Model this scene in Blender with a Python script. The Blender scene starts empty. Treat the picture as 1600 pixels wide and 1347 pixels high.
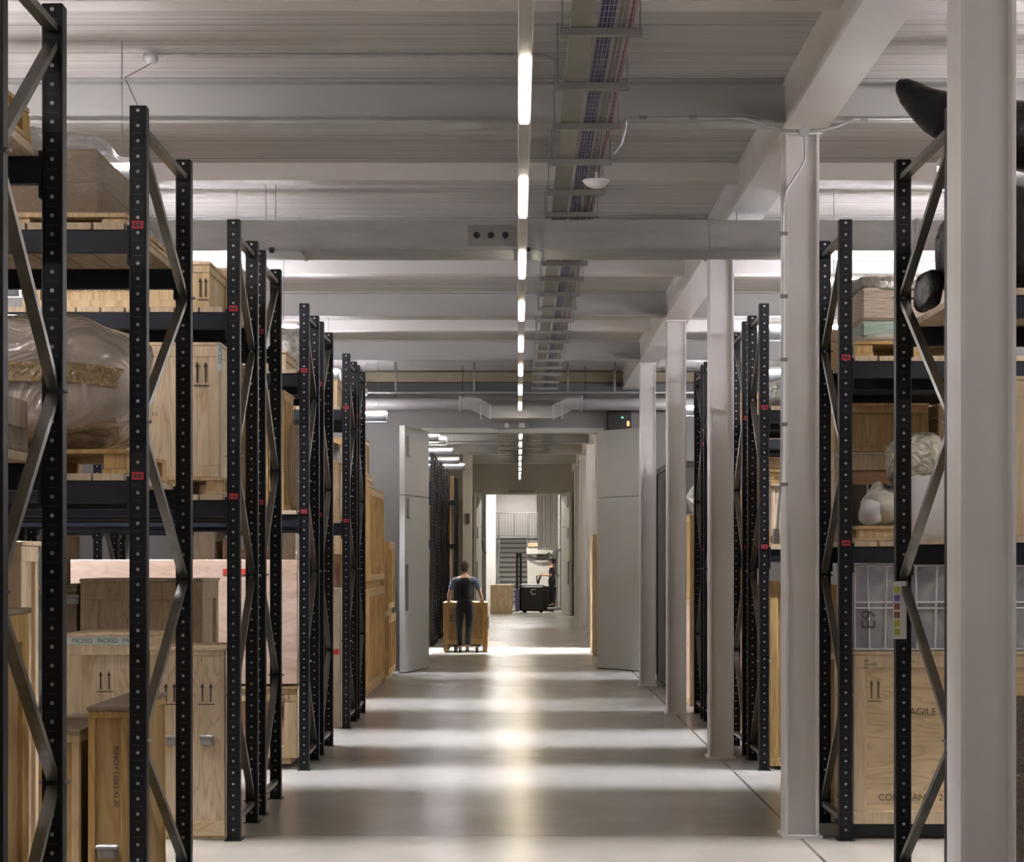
import bpy, bmesh, math, random
from mathutils import Vector, Matrix
random.seed(7)
S = bpy.context.scene
COL = S.collection
PI = math.pi

# ------------------------------------------------------------------ surveying
F, VX, HY, EYE = 2850.0, 809.0, 872.0, 1.85
def Xp(px, s): return (px - VX) / s
def Zp(py, s): return EYE + (HY - py) / s
def Dp(s): return F / s

# ------------------------------------------------------------------ materials
def new_mat(name):
    m = bpy.data.materials.new(name); m.use_nodes = True
    return m, m.node_tree.nodes, m.node_tree.links, m.node_tree.nodes['Principled BSDF']
def simple(name, col, rough=.5, metal=0., bump=0., bscale=40., var=.0, vscale=3., spec=None, stretch=(1,1,1)):
    m, n, l, b = new_mat(name)
    b.inputs['Base Color'].default_value = (*col, 1)
    b.inputs['Roughness'].default_value = rough
    b.inputs['Metallic'].default_value = metal
    if spec is not None: b.inputs['Specular IOR Level'].default_value = spec
    if var or bump:
        tc = n.new('ShaderNodeTexCoord'); mp = n.new('ShaderNodeMapping'); l.new(tc.outputs['Object'], mp.inputs[0])
        mp.inputs['Scale'].default_value = stretch
    if var:
        t = n.new('ShaderNodeTexNoise'); t.inputs['Scale'].default_value = vscale; t.inputs['Detail'].default_value = 5
        l.new(mp.outputs[0], t.inputs[0])
        r = n.new('ShaderNodeValToRGB'); l.new(t.outputs['Fac'], r.inputs[0])
        r.color_ramp.elements[0].position = .3; r.color_ramp.elements[1].position = .7
        r.color_ramp.elements[0].color = (*[c * (1 - var) for c in col], 1)
        r.color_ramp.elements[1].color = (*[min(1, c * (1 + var)) for c in col], 1)
        l.new(r.outputs[0], b.inputs['Base Color'])
    if bump:
        t = n.new('ShaderNodeTexNoise'); t.inputs['Scale'].default_value = bscale; t.inputs['Detail'].default_value = 4
        l.new(mp.outputs[0], t.inputs[0])
        bp = n.new('ShaderNodeBump'); bp.inputs['Strength'].default_value = bump; bp.inputs['Distance'].default_value = .02
        l.new(t.outputs['Fac'], bp.inputs['Height']); l.new(bp.outputs[0], b.inputs['Normal'])
    return m
def wood(name, light, dark, ply=False, rough=.6, horiz=False, s=1.0):
    m, n, l, b = new_mat(name)
    tc = n.new('ShaderNodeTexCoord'); mp = n.new('ShaderNodeMapping'); oi = n.new('ShaderNodeObjectInfo')
    add = n.new('ShaderNodeVectorMath'); add.operation = 'ADD'
    sc = n.new('ShaderNodeVectorMath'); sc.operation = 'SCALE'; sc.inputs[0].default_value = (7.3, 3.1, 5.7)
    l.new(oi.outputs['Random'], sc.inputs['Scale'])
    l.new(tc.outputs['Object'], add.inputs[0]); l.new(sc.outputs[0], add.inputs[1]); l.new(add.outputs[0], mp.inputs[0])
    k = (.12 if ply else .07)
    mp.inputs['Scale'].default_value = (k*3*s, 2.2*s, 1.9*s) if horiz else (1.9*s, 2.2*s, k*3*s)
    a = n.new('ShaderNodeTexNoise'); a.inputs['Scale'].default_value = 2.2 if ply else 3.5; a.inputs['Detail'].default_value = 3 if ply else 5
    a.inputs['Distortion'].default_value = .4; l.new(mp.outputs[0], a.inputs[0])
    mu = n.new('ShaderNodeMath'); mu.operation = 'MULTIPLY'; mu.inputs[1].default_value = 16 if ply else 9; l.new(a.outputs['Fac'], mu.inputs[0])
    si = n.new('ShaderNodeMath'); si.operation = 'PINGPONG'; si.inputs[1].default_value = .5; l.new(mu.outputs[0], si.inputs[0])
    m2 = n.new('ShaderNodeMath'); m2.operation = 'MULTIPLY'; m2.inputs[1].default_value = 2; l.new(si.outputs[0], m2.inputs[0])
    pw = n.new('ShaderNodeMath'); pw.operation = 'POWER'; pw.inputs[1].default_value = 3.0 if ply else 1.4; l.new(m2.outputs[0], pw.inputs[0])
    r = n.new('ShaderNodeMix'); r.data_type = 'RGBA'; r.inputs[6].default_value = (*light, 1); r.inputs[7].default_value = (*dark, 1)
    m3 = n.new('ShaderNodeMath'); m3.operation = 'MULTIPLY'; m3.inputs[1].default_value = .75; l.new(pw.outputs[0], m3.inputs[0]); l.new(m3.outputs[0], r.inputs[0])
    f = n.new('ShaderNodeTexNoise'); f.inputs['Scale'].default_value = 5; f.inputs['Detail'].default_value = 6; l.new(mp.outputs[0], f.inputs[0])
    r2 = n.new('ShaderNodeMix'); r2.data_type = 'RGBA'; r2.blend_type = 'MULTIPLY'; r2.inputs[0].default_value = .7
    rr = n.new('ShaderNodeValToRGB'); rr.color_ramp.elements[0].color = (.62, .56, .48, 1); rr.color_ramp.elements[0].position = .25; rr.color_ramp.elements[1].position = .65
    l.new(f.outputs['Fac'], rr.inputs[0]); l.new(r.outputs[2], r2.inputs[6]); l.new(rr.outputs[0], r2.inputs[7]); l.new(r2.outputs[2], b.inputs['Base Color'])
    b.inputs['Roughness'].default_value = rough
    return m
def emit(name, col, strength):
    m, n, l, b = new_mat(name)
    b.inputs['Base Color'].default_value = (*col, 1)
    b.inputs['Emission Color'].default_value = (*col, 1); b.inputs['Emission Strength'].default_value = strength
    return m
M = {}
M['rack'] = simple('rack_navy_paint', (.0045, .005, .0075), .46, 0, var=.25, vscale=14, spec=.28)
M['beam'] = simple('beam_navy_paint', (.009, .0115, .019), .45, 0, var=.15, vscale=6, spec=.3)
M['hole'] = simple('hole_light_and_bolt_steel', (.36, .36, .38), .4, .2, var=.6, vscale=9)  # pale colour paints light showing through post holes; bolts use it as steel
M['brace'] = simple('brace_steel', (.20, .198, .185), .30, .9, var=.2, vscale=6)
M['galv'] = simple('galvanised_steel', (.50, .50, .51), .42, .75, var=.14, vscale=9)
M['galv_dull'] = simple('dull_galvanised', (.27, .26, .25), .55, .4, var=.1)
M['trayplate'] = simple('tray_steel', (.25, .235, .205), .55, .3)
M['duct'] = simple('duct_sheet', (.36, .355, .35), .5, .3, var=.12, vscale=5, stretch=(.4, 1, 2))
M['white'] = simple('white_steel_paint', (.80, .77, .75), .42, 0, var=.02, vscale=2)
M['fit'] = simple('fitting_white', (.72, .70, .66), .45)
M['beamgrey'] = simple('beam_grey_paint', (.42, .415, .40), .45, 0, var=.03, vscale=2)
M['door'] = simple('door_paint', (.55, .535, .50), .5, var=.02)
M['doorgrey'] = simple('door_rail', (.2, .2, .21), .5)
M['wall'] = simple('grey_wall', (.30, .29, .28), .8, var=.04, vscale=2)
M['wall_light'] = simple('pale_wall', (.60, .58, .53), .8, var=.04, vscale=2)
M['fascia'] = simple('brown_fascia', (.24, .20, .14), .7, var=.1)
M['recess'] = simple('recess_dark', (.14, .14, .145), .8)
M['black'] = simple('black_paint', (.012, .012, .013), .5)
M['blackwrap'] = simple('black_film', (.012, .011, .011), .38, 0, bump=.9, bscale=14, spec=.25)
M['red'] = simple('red_label', (.55, .015, .05), .5)
M['redtape'] = simple('red_tape', (.75, .06, .05), .5)
M['paper'] = simple('paper', (.78, .78, .80), .6)
M['ink'] = simple('stencil_ink', (.06, .045, .035), .8)
M['inksoft'] = simple('worn_stencil_ink', (.16, .115, .06), .8)
M['green'] = simple('green_ink', (.03, .18, .10), .7)
M['pine'] = wood('pine', (.74, .57, .34), (.54, .37, .18))
M['pale'] = wood('pale_plywood', (.84, .68, .48), (.58, .40, .24), ply=True)
M['paleh'] = wood('pale_plywood_sideways', (.84, .66, .41), (.62, .44, .24), ply=True, horiz=True)
M['palebat'] = wood('pale_batten', (.82, .66, .45), (.68, .52, .34))
M['yellow'] = wood('varnished_pine', (.66, .45, .19), (.48, .28, .09), rough=.45)
M['yellowd'] = wood('varnished_board', (.54, .37, .17), (.40, .25, .09), rough=.5)
M['grey_ply'] = wood('weathered_plywood', (.58, .46, .31), (.42, .32, .19), ply=True)
M['pinkply'] = wood('pink_plywood', (.88, .64, .49), (.76, .51, .37), ply=True, horiz=True)
M['redply'] = wood('reddish_plywood', (.56, .33, .21), (.46, .25, .15), ply=True, horiz=True)
M['creamply'] = wood('cream_plywood', (.80, .68, .52), (.68, .53, .38), ply=True)
M['old'] = wood('old_grey_wood', (.30, .24, .17), (.17, .12, .08))
M['deck'] = wood('deck_pine', (.66, .54, .40), (.50, .38, .24), horiz=False)
M['card'] = simple('cardboard', (.40, .28, .17), .8, 0, var=.1, vscale=30, stretch=(.1, .1, 2))
M['wood_strap'] = simple('strap_tape', (.40, .31, .20), .5)
M['cloth_white'] = simple('white_wrap', (.72, .71, .72), .6, 0, bump=.7, bscale=5, var=.06)
M['tissue'] = simple('cream_tissue', (.60, .56, .48), .6, 0, bump=.8, bscale=7, var=.12)
M['foil'] = simple('silver_foil', (.55, .54, .50), .3, .8, bump=1, bscale=22, var=.3, vscale=20)
M['bluebox'] = simple('grey_blue_board', (.20, .21, .27), .6)
M['darkbox'] = simple('dark_grey_box', (.10, .095, .09), .7)
M['brownfuzz'] = simple('brown_blanket', (.13, .10, .08), .95, 0, bump=.8, bscale=60, var=.3, vscale=30)
M['white_plastic'] = simple('white_plastic', (.75, .75, .76), .4)
M['cable_blue'] = simple('violet_cable', (.075, .065, .19), .5)
M['cable_grey'] = simple('beige_cable', (.27, .25, .20), .5)
M['cable_red'] = simple('red_cable', (.24, .035, .03), .5)
M['skin'] = simple('skin', (.60, .36, .26), .5)
M['hair_grey'] = simple('greying_hair', (.10, .075, .055), .8, bump=.5, bscale=200)
M['hair_dark'] = simple('dark_hair', (.02, .014, .012), .6)
M['navy_cloth'] = simple('dark_work_cloth', (.013, .014, .018), .9, bump=.3, bscale=30)
M['shirt'] = simple('grey_blue_shirt', (.22, .26, .36), .85, bump=.3, bscale=30)
M['shirt_dark'] = simple('plum_top', (.06, .035, .06), .85)
M['jeans'] = simple('blue_cloth', (.09, .14, .20), .9)
M['shoe'] = simple('shoe_leather', (.015, .014, .013), .5)
M['stair'] = simple('stair_grating', (.16, .14, .13), .6)
M['stair_nose'] = simple('stair_nosing', (.05, .045, .045), .6)
M['riser'] = simple('stair_riser', (.24, .22, .205), .7)
M['truck_blue'] = simple('truck_violet_blue', (.13, .14, .30), .5)
M['rubber'] = simple('rubber', (.03, .03, .03), .7)
M['curtain'] = simple('grey_curtain', (.30, .27, .255), .8, var=.15, vscale=2, stretch=(6, 6, .1))
M['tube'] = emit('lamp_tube_cool', (.97, .94, .98), 150)
M['downlight'] = emit('aisle_lens_cool', (.84, .88, 1.0), 2000)
M['tube_dim'] = emit('dimmed_lamp_tube', (1.0, .93, .93), 82)
M['downlight_soft'] = emit('dimmed_aisle_lens', (.95, .94, .98), 1600)
M['downlight_strong'] = emit('bright_aisle_lens', (.95, .96, 1.0), 9000)
M['strip_far'] = emit('strip_diffuser_far_room', (1.0, .84, .58), 55)
M['louvre'] = simple('louvre_blade', (.10, .10, .10), .6)
M['bayfill'] = emit('bay_fill_diffuser', (1.0, .96, .88), 400)  # added fill light for the loading bay, out of view
M['strip'] = emit('strip_diffuser_warm', (1.0, .90, .74), 16)
M['led'] = emit('green_led', (.1, 1, .3), 3)
M['amber'] = emit('amber_lamp', (1, .35, .12), 2)
M['yellow_lbl'] = simple('yellow_print', (.55, .55, .06), .6)
M['violet_lbl'] = simple('violet_print', (.20, .12, .50), .6)
M['brown_lbl'] = simple('brown_print', (.30, .11, .07), .6)

def film(name, col, alpha, rough=.2, bump=1., bscale=8, metal=0.):
    m, n, l, b = new_mat(name)
    b.inputs['Base Color'].default_value = (*col, 1); b.inputs['Roughness'].default_value = rough
    b.inputs['Alpha'].default_value = alpha; b.inputs['Metallic'].default_value = metal
    b.inputs['Coat Weight'].default_value = .6; b.inputs['Coat Roughness'].default_value = .08
    tc = n.new('ShaderNodeTexCoord'); t = n.new('ShaderNodeTexNoise'); t.inputs['Scale'].default_value = bscale
    t.inputs['Detail'].default_value = 3; t.inputs['Distortion'].default_value = 1.2
    l.new(tc.outputs['Object'], t.inputs[0])
    cr = n.new('ShaderNodeValToRGB'); cr.color_ramp.elements[0].position = .38; cr.color_ramp.elements[1].position = .62  # pale and dark patches paint the shine of crumpled plastic into the colour
    cr.color_ramp.elements[0].color = (*[c*.72 for c in col], 1); cr.color_ramp.elements[1].color = (*[min(1, c*1.35) for c in col], 1)
    l.new(t.outputs['Fac'], cr.inputs[0]); l.new(cr.outputs[0], b.inputs['Base Color'])
    bp = n.new('ShaderNodeBump'); bp.inputs['Strength'].default_value = bump; bp.inputs['Distance'].default_value = .09
    l.new(t.outputs['Fac'], bp.inputs['Height']); l.new(bp.outputs[0], b.inputs['Normal']); l.new(bp.outputs[0], b.inputs['Coat Normal'])
    return m
M['polythene'] = film('polythene_wrap', (.40, .34, .29), 1.0, .16, 1., 3.2)
M['stretch'] = film('stretch_film', (.42, .41, .40), .2, .25, 1., 16)
M['bubble'] = film('yellowish_bubble_wrap', (.56, .54, .42), 1.0, .25, 1., 11)
M['acrylic'] = film('milky_plastic', (.78, .78, .88), .42, .25, .15, 3)
M['browntape'] = film('brown_packing_tape', (.36, .25, .12), .92, .25, .5, 20)

# ceiling: precast planks with fine ribs running across the hall
def ceiling_mat():
    m, n, l, b = new_mat('ribbed_ceiling')
    tc = n.new('ShaderNodeTexCoord'); sx = n.new('ShaderNodeSeparateXYZ'); l.new(tc.outputs['Object'], sx.inputs[0])
    mp = n.new('ShaderNodeMapping'); mp.inputs['Scale'].default_value = (.25, 14, 1); l.new(tc.outputs['Object'], mp.inputs[0])
    t = n.new('ShaderNodeTexNoise'); t.inputs['Scale'].default_value = 1.6; t.inputs['Detail'].default_value = 6; l.new(mp.outputs[0], t.inputs[0])
    r = n.new('ShaderNodeValToRGB'); r.color_ramp.elements[0].color = (.47, .45, .445, 1); r.color_ramp.elements[1].color = (.64, .62, .61, 1)
    r.color_ramp.elements[0].position = .3; r.color_ramp.elements[1].position = .6
    l.new(t.outputs['Fac'], r.inputs[0])
    # plank joints every 0.6 m
    md = n.new('ShaderNodeMath'); md.operation = 'PINGPONG'; md.inputs[1].default_value = .298; l.new(sx.outputs['Y'], md.inputs[0])
    lt = n.new('ShaderNodeMath'); lt.operation = 'LESS_THAN'; lt.inputs[1].default_value = .006; l.new(md.outputs[0], lt.inputs[0])
    mx = n.new('ShaderNodeMix'); mx.data_type = 'RGBA'; mx.inputs[7].default_value = (.16, .15, .15, 1)
    l.new(lt.outputs[0], mx.inputs[0]); l.new(r.outputs[0], mx.inputs[6]); l.new(mx.outputs[2], b.inputs['Base Color'])
    w = n.new('ShaderNodeMath'); w.operation = 'PINGPONG'; w.inputs[1].default_value = .0372; l.new(sx.outputs['Y'], w.inputs[0])
    bp = n.new('ShaderNodeBump'); bp.inputs['Strength'].default_value = .16; bp.inputs['Distance'].default_value = .4
    l.new(w.outputs[0], bp.inputs['Height']); l.new(bp.outputs[0], b.inputs['Normal'])
    b.inputs['Roughness'].default_value = .75
    return m
M['ceiling'] = ceiling_mat()
def floor_mat():
    m, n, l, b = new_mat('polished_concrete')
    tc = n.new('ShaderNodeTexCoord'); sx = n.new('ShaderNodeSeparateXYZ'); l.new(tc.outputs['Object'], sx.inputs[0])
    t = n.new('ShaderNodeTexNoise'); t.inputs['Scale'].default_value = 1.4; t.inputs['Detail'].default_value = 5; t.inputs['Roughness'].default_value = .6
    l.new(tc.outputs['Object'], t.inputs[0])
    r = n.new('ShaderNodeValToRGB'); r.color_ramp.elements[0].color = (.275, .252, .212, 1); r.color_ramp.elements[1].color = (.385, .362, .325, 1)
    r.color_ramp.elements[0].position = .15; r.color_ramp.elements[1].position = .85
    l.new(t.outputs['Fac'], r.inputs[0])
    def near(sock, v, w):
        a = n.new('ShaderNodeMath'); a.operation = 'SUBTRACT'; a.inputs[1].default_value = v; l.new(sock, a.inputs[0])
        c = n.new('ShaderNodeMath'); c.operation = 'ABSOLUTE'; l.new(a.outputs[0], c.inputs[0])
        d = n.new('ShaderNodeMath'); d.operation = 'LESS_THAN'; d.inputs[1].default_value = w; l.new(c.outputs[0], d.inputs[0])
        return d.outputs[0]
    j1 = near(sx.outputs['X'], 1.87, .011)
    a = n.new('ShaderNodeMath'); a.operation = 'ADD'; a.inputs[1].default_value = 100 * 4.76 - 12.15; l.new(sx.outputs['Y'], a.inputs[0])
    pp = n.new('ShaderNodeMath'); pp.operation = 'PINGPONG'; pp.inputs[1].default_value = 2.38; l.new(a.outputs[0], pp.inputs[0])
    lt = n.new('ShaderNodeMath'); lt.operation = 'LESS_THAN'; lt.inputs[1].default_value = .006; l.new(pp.outputs[0], lt.inputs[0])
    mxm = n.new('ShaderNodeMath'); mxm.operation = 'MAXIMUM'; l.new(j1, mxm.inputs[0]); l.new(lt.outputs[0], mxm.inputs[1])
    mx = n.new('ShaderNodeMix'); mx.data_type = 'RGBA'; mx.inputs[7].default_value = (.13, .115, .10, 1)
    l.new(mxm.outputs[0], mx.inputs[0]); l.new(r.outputs[0], mx.inputs[6]); l.new(mx.outputs[2], b.inputs['Base Color'])
    b.inputs['Roughness'].default_value = .25
    b.inputs['Specular IOR Level'].default_value = .5
    return m
M['floor'] = floor_mat()

# ------------------------------------------------------------------ mesh builder
class MB:
    def __init__(self): self.v = []; self.f = []; self.mi = []; self.sm = []
    def add(self, vs, fs, mi=0, smooth=False):
        b = len(self.v); self.v += [tuple(p) for p in vs]
        for f in fs: self.f.append(tuple(b + i for i in f)); self.mi.append(mi); self.sm.append(smooth)
        return self
    def box(self, x0, x1, y0, y1, z0, z1, mi=0, b=0.0, mat=None):
        if x0 > x1: x0, x1 = x1, x0
        if y0 > y1: y0, y1 = y1, y0
        if z0 > z1: z0, z1 = z1, z0
        b = min(b, (x1-x0)*.45, (y1-y0)*.45, (z1-z0)*.45)
        if b <= 0:
            vs = [(x0,y0,z0),(x1,y0,z0),(x1,y1,z0),(x0,y1,z0),(x0,y0,z1),(x1,y0,z1),(x1,y1,z1),(x0,y1,z1)]
            fs = [(0,3,2,1),(4,5,6,7),(0,1,5,4),(1,2,6,5),(2,3,7,6),(3,0,4,7)]
        else:
            bm = bmesh.new(); bmesh.ops.create_cube(bm, size=1)
            for v in bm.verts: v.co = Vector(((x0+x1)/2+v.co.x*(x1-x0), (y0+y1)/2+v.co.y*(y1-y0), (z0+z1)/2+v.co.z*(z1-z0)))
            bmesh.ops.bevel(bm, geom=bm.edges[:], offset=b, segments=1, affect='EDGES', profile=.5)
            bm.verts.index_update(); vs = [v.co.copy() for v in bm.verts]; fs = [[v.index for v in f.verts] for f in bm.faces]; bm.free()
        if mat is not None: vs = [mat @ Vector(p) for p in vs]
        return self.add(vs, fs, mi)
    def bar(self, p, q, w, h, mi=0, up=(0, 0, 1)):
        p, q = Vector(p), Vector(q); d = (q - p).normalized(); u = Vector(up)
        if abs(d.dot(u)) > .99: u = Vector((1, 0, 0))
        a = d.cross(u).normalized() * w / 2; c = a.cross(d).normalized() * h / 2
        vs = [p-a-c, p+a-c, p+a+c, p-a+c, q-a-c, q+a-c, q+a+c, q-a+c]
        return self.add(vs, [(0,1,2,3),(7,6,5,4),(0,4,5,1),(1,5,6,2),(2,6,7,3),(3,7,4,0)], mi)
    def tube(self, pts, r, mi=0, n=8, caps=True):
        pts = [Vector(p) for p in pts]; rs = r if isinstance(r, (list, tuple)) else [r]*len(pts)
        rings = []; ref = None
        for i, p in enumerate(pts):
            d = (pts[min(i+1, len(pts)-1)] - pts[max(i-1, 0)]).normalized()
            if ref is None:
                ref = Vector((0,0,1)) if abs(d.z) < .9 else Vector((1,0,0))
            a = d.cross(ref).normalized(); ref = a.cross(d).normalized()
            rings.append([p + (a*math.cos(2*PI*k/n) + ref*math.sin(2*PI*k/n))*rs[i] for k in range(n)])
        vs = [v for rg in rings for v in rg]; fs = []
        for i in range(len(pts)-1):
            for k in range(n): fs.append((i*n+k, i*n+(k+1)%n, (i+1)*n+(k+1)%n, (i+1)*n+k))
        self.add(vs, fs, mi, True)
        if caps: self.add(rings[0], [tuple(range(n))[::-1]], mi); self.add(rings[-1], [tuple(range(n))], mi)
        return self
    def lathe(self, prof, c=(0,0,0), n=20, mi=0):
        vs = []; fs = []
        for r, z in prof:
            for k in range(n): vs.append((c[0]+r*math.cos(2*PI*k/n), c[1]+r*math.sin(2*PI*k/n), c[2]+z))
        for i in range(len(prof)-1):
            for k in range(n): fs.append((i*n+k, i*n+(k+1)%n, (i+1)*n+(k+1)%n, (i+1)*n+k))
        return self.add(vs, fs, mi, True)
    def blob(self, c, r, seed=0, amp=.06, freq=3., seg=24, rings=14, power=2.0, flat=None, mi=0):
        rnd = random.Random(seed); ph = [(rnd.uniform(0, 6.28), rnd.uniform(.6, 1.6)*freq, rnd.uniform(.6, 1.6)*freq) for _ in range(6)]
        vs = []; fs = []
        def sg(v): return math.copysign(abs(v)**(2/power), v)
        for i in range(rings+1):
            th = PI*i/rings
            for k in range(seg):
                p = 2*PI*k/seg
                x, y, z = sg(math.sin(th))*sg(math.cos(p)), sg(math.sin(th))*sg(math.sin(p)), sg(math.cos(th))
                w = 1 + amp*sum(math.sin(a + b*p + cc*th*1.3) for a, b, cc in [(q[0], round(q[1]), q[2]) for q in ph])/2.2
                P = [c[0]+r[0]*x*w, c[1]+r[1]*y*w, c[2]+r[2]*z*w]
                if flat is not None: P[2] = max(P[2], flat)
                vs.append(P)
        for i in range(rings):
            for k in range(seg): fs.append((i*seg+k, (i+1)*seg+k, (i+1)*seg+(k+1)%seg, i*seg+(k+1)%seg))
        return self.add(vs, fs, mi, True)
    def build(self, name, mats, parent=None, loc=(0,0,0), rot=(0,0,0)):
        me = bpy.data.meshes.new(name); me.from_pydata(self.v, [], self.f)
        if not isinstance(mats, (list, tuple)): mats = [mats]
        for m in mats: me.materials.append(M[m] if isinstance(m, str) else m)
        me.polygons.foreach_set('material_index', self.mi); me.polygons.foreach_set('use_smooth', self.sm); me.update()
        return link(name, me, parent, loc, rot)
def link(name, me, parent=None, loc=(0,0,0), rot=(0,0,0)):
    o = bpy.data.objects.new(name, me); COL.objects.link(o); o.parent = parent; o.location = loc; o.rotation_euler = rot
    return o
def tag(o, label, cat, group=None, kind=None):
    if label: o['label'] = label
    if cat: o['category'] = cat
    if group: o['group'] = group
    if kind: o['kind'] = kind
    return o
def thing(name, label, cat, loc=(0,0,0), rz=0, group=None):
    o = link(name, None, None, loc, (0, 0, rz)); o.empty_display_size = .2
    return tag(o, label, cat, group)
def struct(name, mb, mat):
    o = mb.build(name, mat); o['kind'] = 'structure'; return o
def text(parent, s, loc, size, mat, rot=(PI/2, 0, 0), name='lettering', align='LEFT', sx=1.0):
    cu = bpy.data.curves.new(name, 'FONT'); cu.body = s; cu.size = size; cu.align_x = align; cu.extrude = .0008
    t = bpy.data.objects.new(name, cu); COL.objects.link(t)
    dg = bpy.context.evaluated_depsgraph_get(); me = bpy.data.meshes.new_from_object(t.evaluated_get(dg)); bpy.data.objects.remove(t)
    me.materials.clear(); me.materials.append(M[mat])
    o = link(name, me, parent, loc, rot); o.scale = (sx, 1, 1)
    return o
def copy_tree(o, parent=None):
    c = o.copy(); COL.objects.link(c); c.parent = parent
    for ch in list(o.children): copy_tree(ch, c)
    return c

# ------------------------------------------------------------------ the setting
CZ = 4.985                      # underside of the ceiling planks
COLS = [7.28 + 4.755*k for k in range(-2, 11)]
W1, W2 = 30.75, 60.0            # the two cross walls with their doorways
struct('floor', MB().box(-12, 12, -6, 84, -.2, 0), 'floor')
struct('ceiling', MB().box(-12, 12, -6, 84, CZ, CZ+.25), 'ceiling')
struct('wall_left', MB().box(-12.2, -12, -6, 84, -.2, CZ+.25), 'wall')
struct('wall_right', MB().box(12, 12.2, -6, 84, -.2, CZ+.25), 'wall')
struct('wall_rear', MB().box(-12.2, 12.2, -6.2, -6, -.2, CZ+.25), 'wall')
struct('wall_far', MB().box(-12.2, 12.2, 78, 78.2, -.2, CZ+.25), 'wall_light')
DX0, DX1, DZ = -1.56, 1.39, 3.99
w = MB(); w.box(-12, DX0, W1, W1+.3, 0, CZ); w.box(DX1, 12, W1, W1+.3, 0, CZ); w.box(DX0, DX1, W1, W1+.3, DZ, CZ)
struct('wall_front', w, 'wall')
DX2, DX3, DZ2 = -1.26, 1.50, 3.99
w = MB(); w.box(-12, DX2, W2, W2+.3, 0, CZ); w.box(DX3, 12, W2, W2+.3, 0, CZ); w.box(DX2, DX3, W2, W2+.3, DZ2, CZ)
struct('wall_back', w, 'wall_light')
# doorway linings, bulkhead boards
w = MB(); w.box(DX0-.06, DX0+.03, W1-.03, W1+.33, 0, DZ+.05); w.box(DX1-.03, DX1+.06, W1-.03, W1+.33, 0, DZ+.05); w.box(DX0+.03, DX1-.03, W1-.03, W1+.33, DZ-.03, DZ+.05)
struct('trim_1', w, 'door')
w = MB(); w.box(DX2-.10, DX2+.03, W2-.04, W2+.33, 0, DZ2+.12); w.box(DX3-.03, DX3+.10, W2-.04, W2+.33, 0, DZ2+.12); w.box(DX2+.03, DX3-.03, W2-.04, W2+.33, DZ2-.05, DZ2+.12)
struct('trim_2', w, 'door')
struct('trim_3', MB().box(-12, 12, W1-.22, W1-.02, 4.80, 4.965), 'fascia')
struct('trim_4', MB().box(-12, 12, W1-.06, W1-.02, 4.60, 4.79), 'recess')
struct('trim_5', MB().box(-12, 12, W1-.14, W1-.02, 4.50, 4.59), 'wall')

# transverse beams: I-sections painted white, over every column line
def ibeam_x(x0, x1, y, z0, z1, wd, tf=.016, tw=.012):
    m = MB(); m.box(x0, x1, y-wd/2, y+wd/2, z0, z0+tf); m.box(x0, x1, y-wd/2, y+wd/2, z1-tf, z1); m.box(x0, x1, y-tw/2, y+tw/2, z0+tf, z1-tf)
    return m
for d in COLS:
    if W1-1 < d < W1+1 or d > 59: continue
    yy = d - .02
    tag(ibeam_x(-11.99, 11.99, yy, 4.695, CZ-.001, .18).build('beam', 'beamgrey'), None, None, kind='structure')
RIBS = (9.9, 14.55, 19.3, 24.1, 33.3, 38.0, 42.8, 47.6)
for d in RIBS:
    tag(MB().box(-11.99, 11.99, d-.09, d+.09, CZ-.14, CZ-.001).build('beam', 'white'), None, None, kind='structure')
# longitudinal beam over the column row
m = MB(); m.box(1.745, 2.03, -5.9, W1-.3, 4.665, 4.69); m.box(1.76, 2.015, -5.9, W1-.3, 4.675, 4.96); m.box(1.745, 2.03, -5.9, W1-.3, 4.958, 4.984)
struct('beam_long', m, 'white')
m = MB(); m.box(1.745, 2.03, W1+.4, W2-.1, 4.665, 4.69); m.box(1.76, 2.015, W1+.4, W2-.1, 4.675, 4.96); m.box(1.745, 2.03, W1+.4, W2-.1, 4.958, 4.984)
struct('beam_long_room', m, 'white')
# steel columns (H-section, flanges left and right) on base plates
def column_mesh():
    m = MB(); x0, x1, y1, zt = -.111, .111, .235, 4.664
    m.box(x0, x0+.018, 0, y1, .02, zt, b=.002); m.box(x1-.018, x1, 0, y1, .02, zt, b=.002)
    m.box(x0+.018, x1-.018, .055, .067, .02, zt)
    m.box(x0-.02, x1+.02, -.02, y1+.02, .0, .02)
    m.box(x0-.012, x1+.012, -.012, y1+.012, zt-.02, zt)
    return m
cm = column_mesh()
col0 = cm.build('steel_column', 'white', None, (1.879, 0, 0))
names = ['nearest the camera, cut by the frame edge', 'second from the camera, with a conduit running down it', 'third from the camera', 'fourth from the camera', 'farthest one before the door wall']
near = [d for d in COLS if 5 < d < 27]
for i, d in enumerate(near):
    o = col0 if i == 0 else col0.copy()
    if i: COL.objects.link(o)
    o.location.y = d
    tag(o, 'white steel column ' + names[i], 'column', 'steel columns along the right of the aisle', 'thing')
for i, d in enumerate([d for d in COLS if W1+2 < d < 59]):
    o = col0.copy(); COL.objects.link(o); o.location = (1.82, d, 0)
    tag(o, '%s white column of the row in the room beyond the doors' % ['first', 'second', 'third', 'fourth', 'fifth', 'sixth'][i], 'column', 'columns in the room beyond', 'thing')

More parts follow.
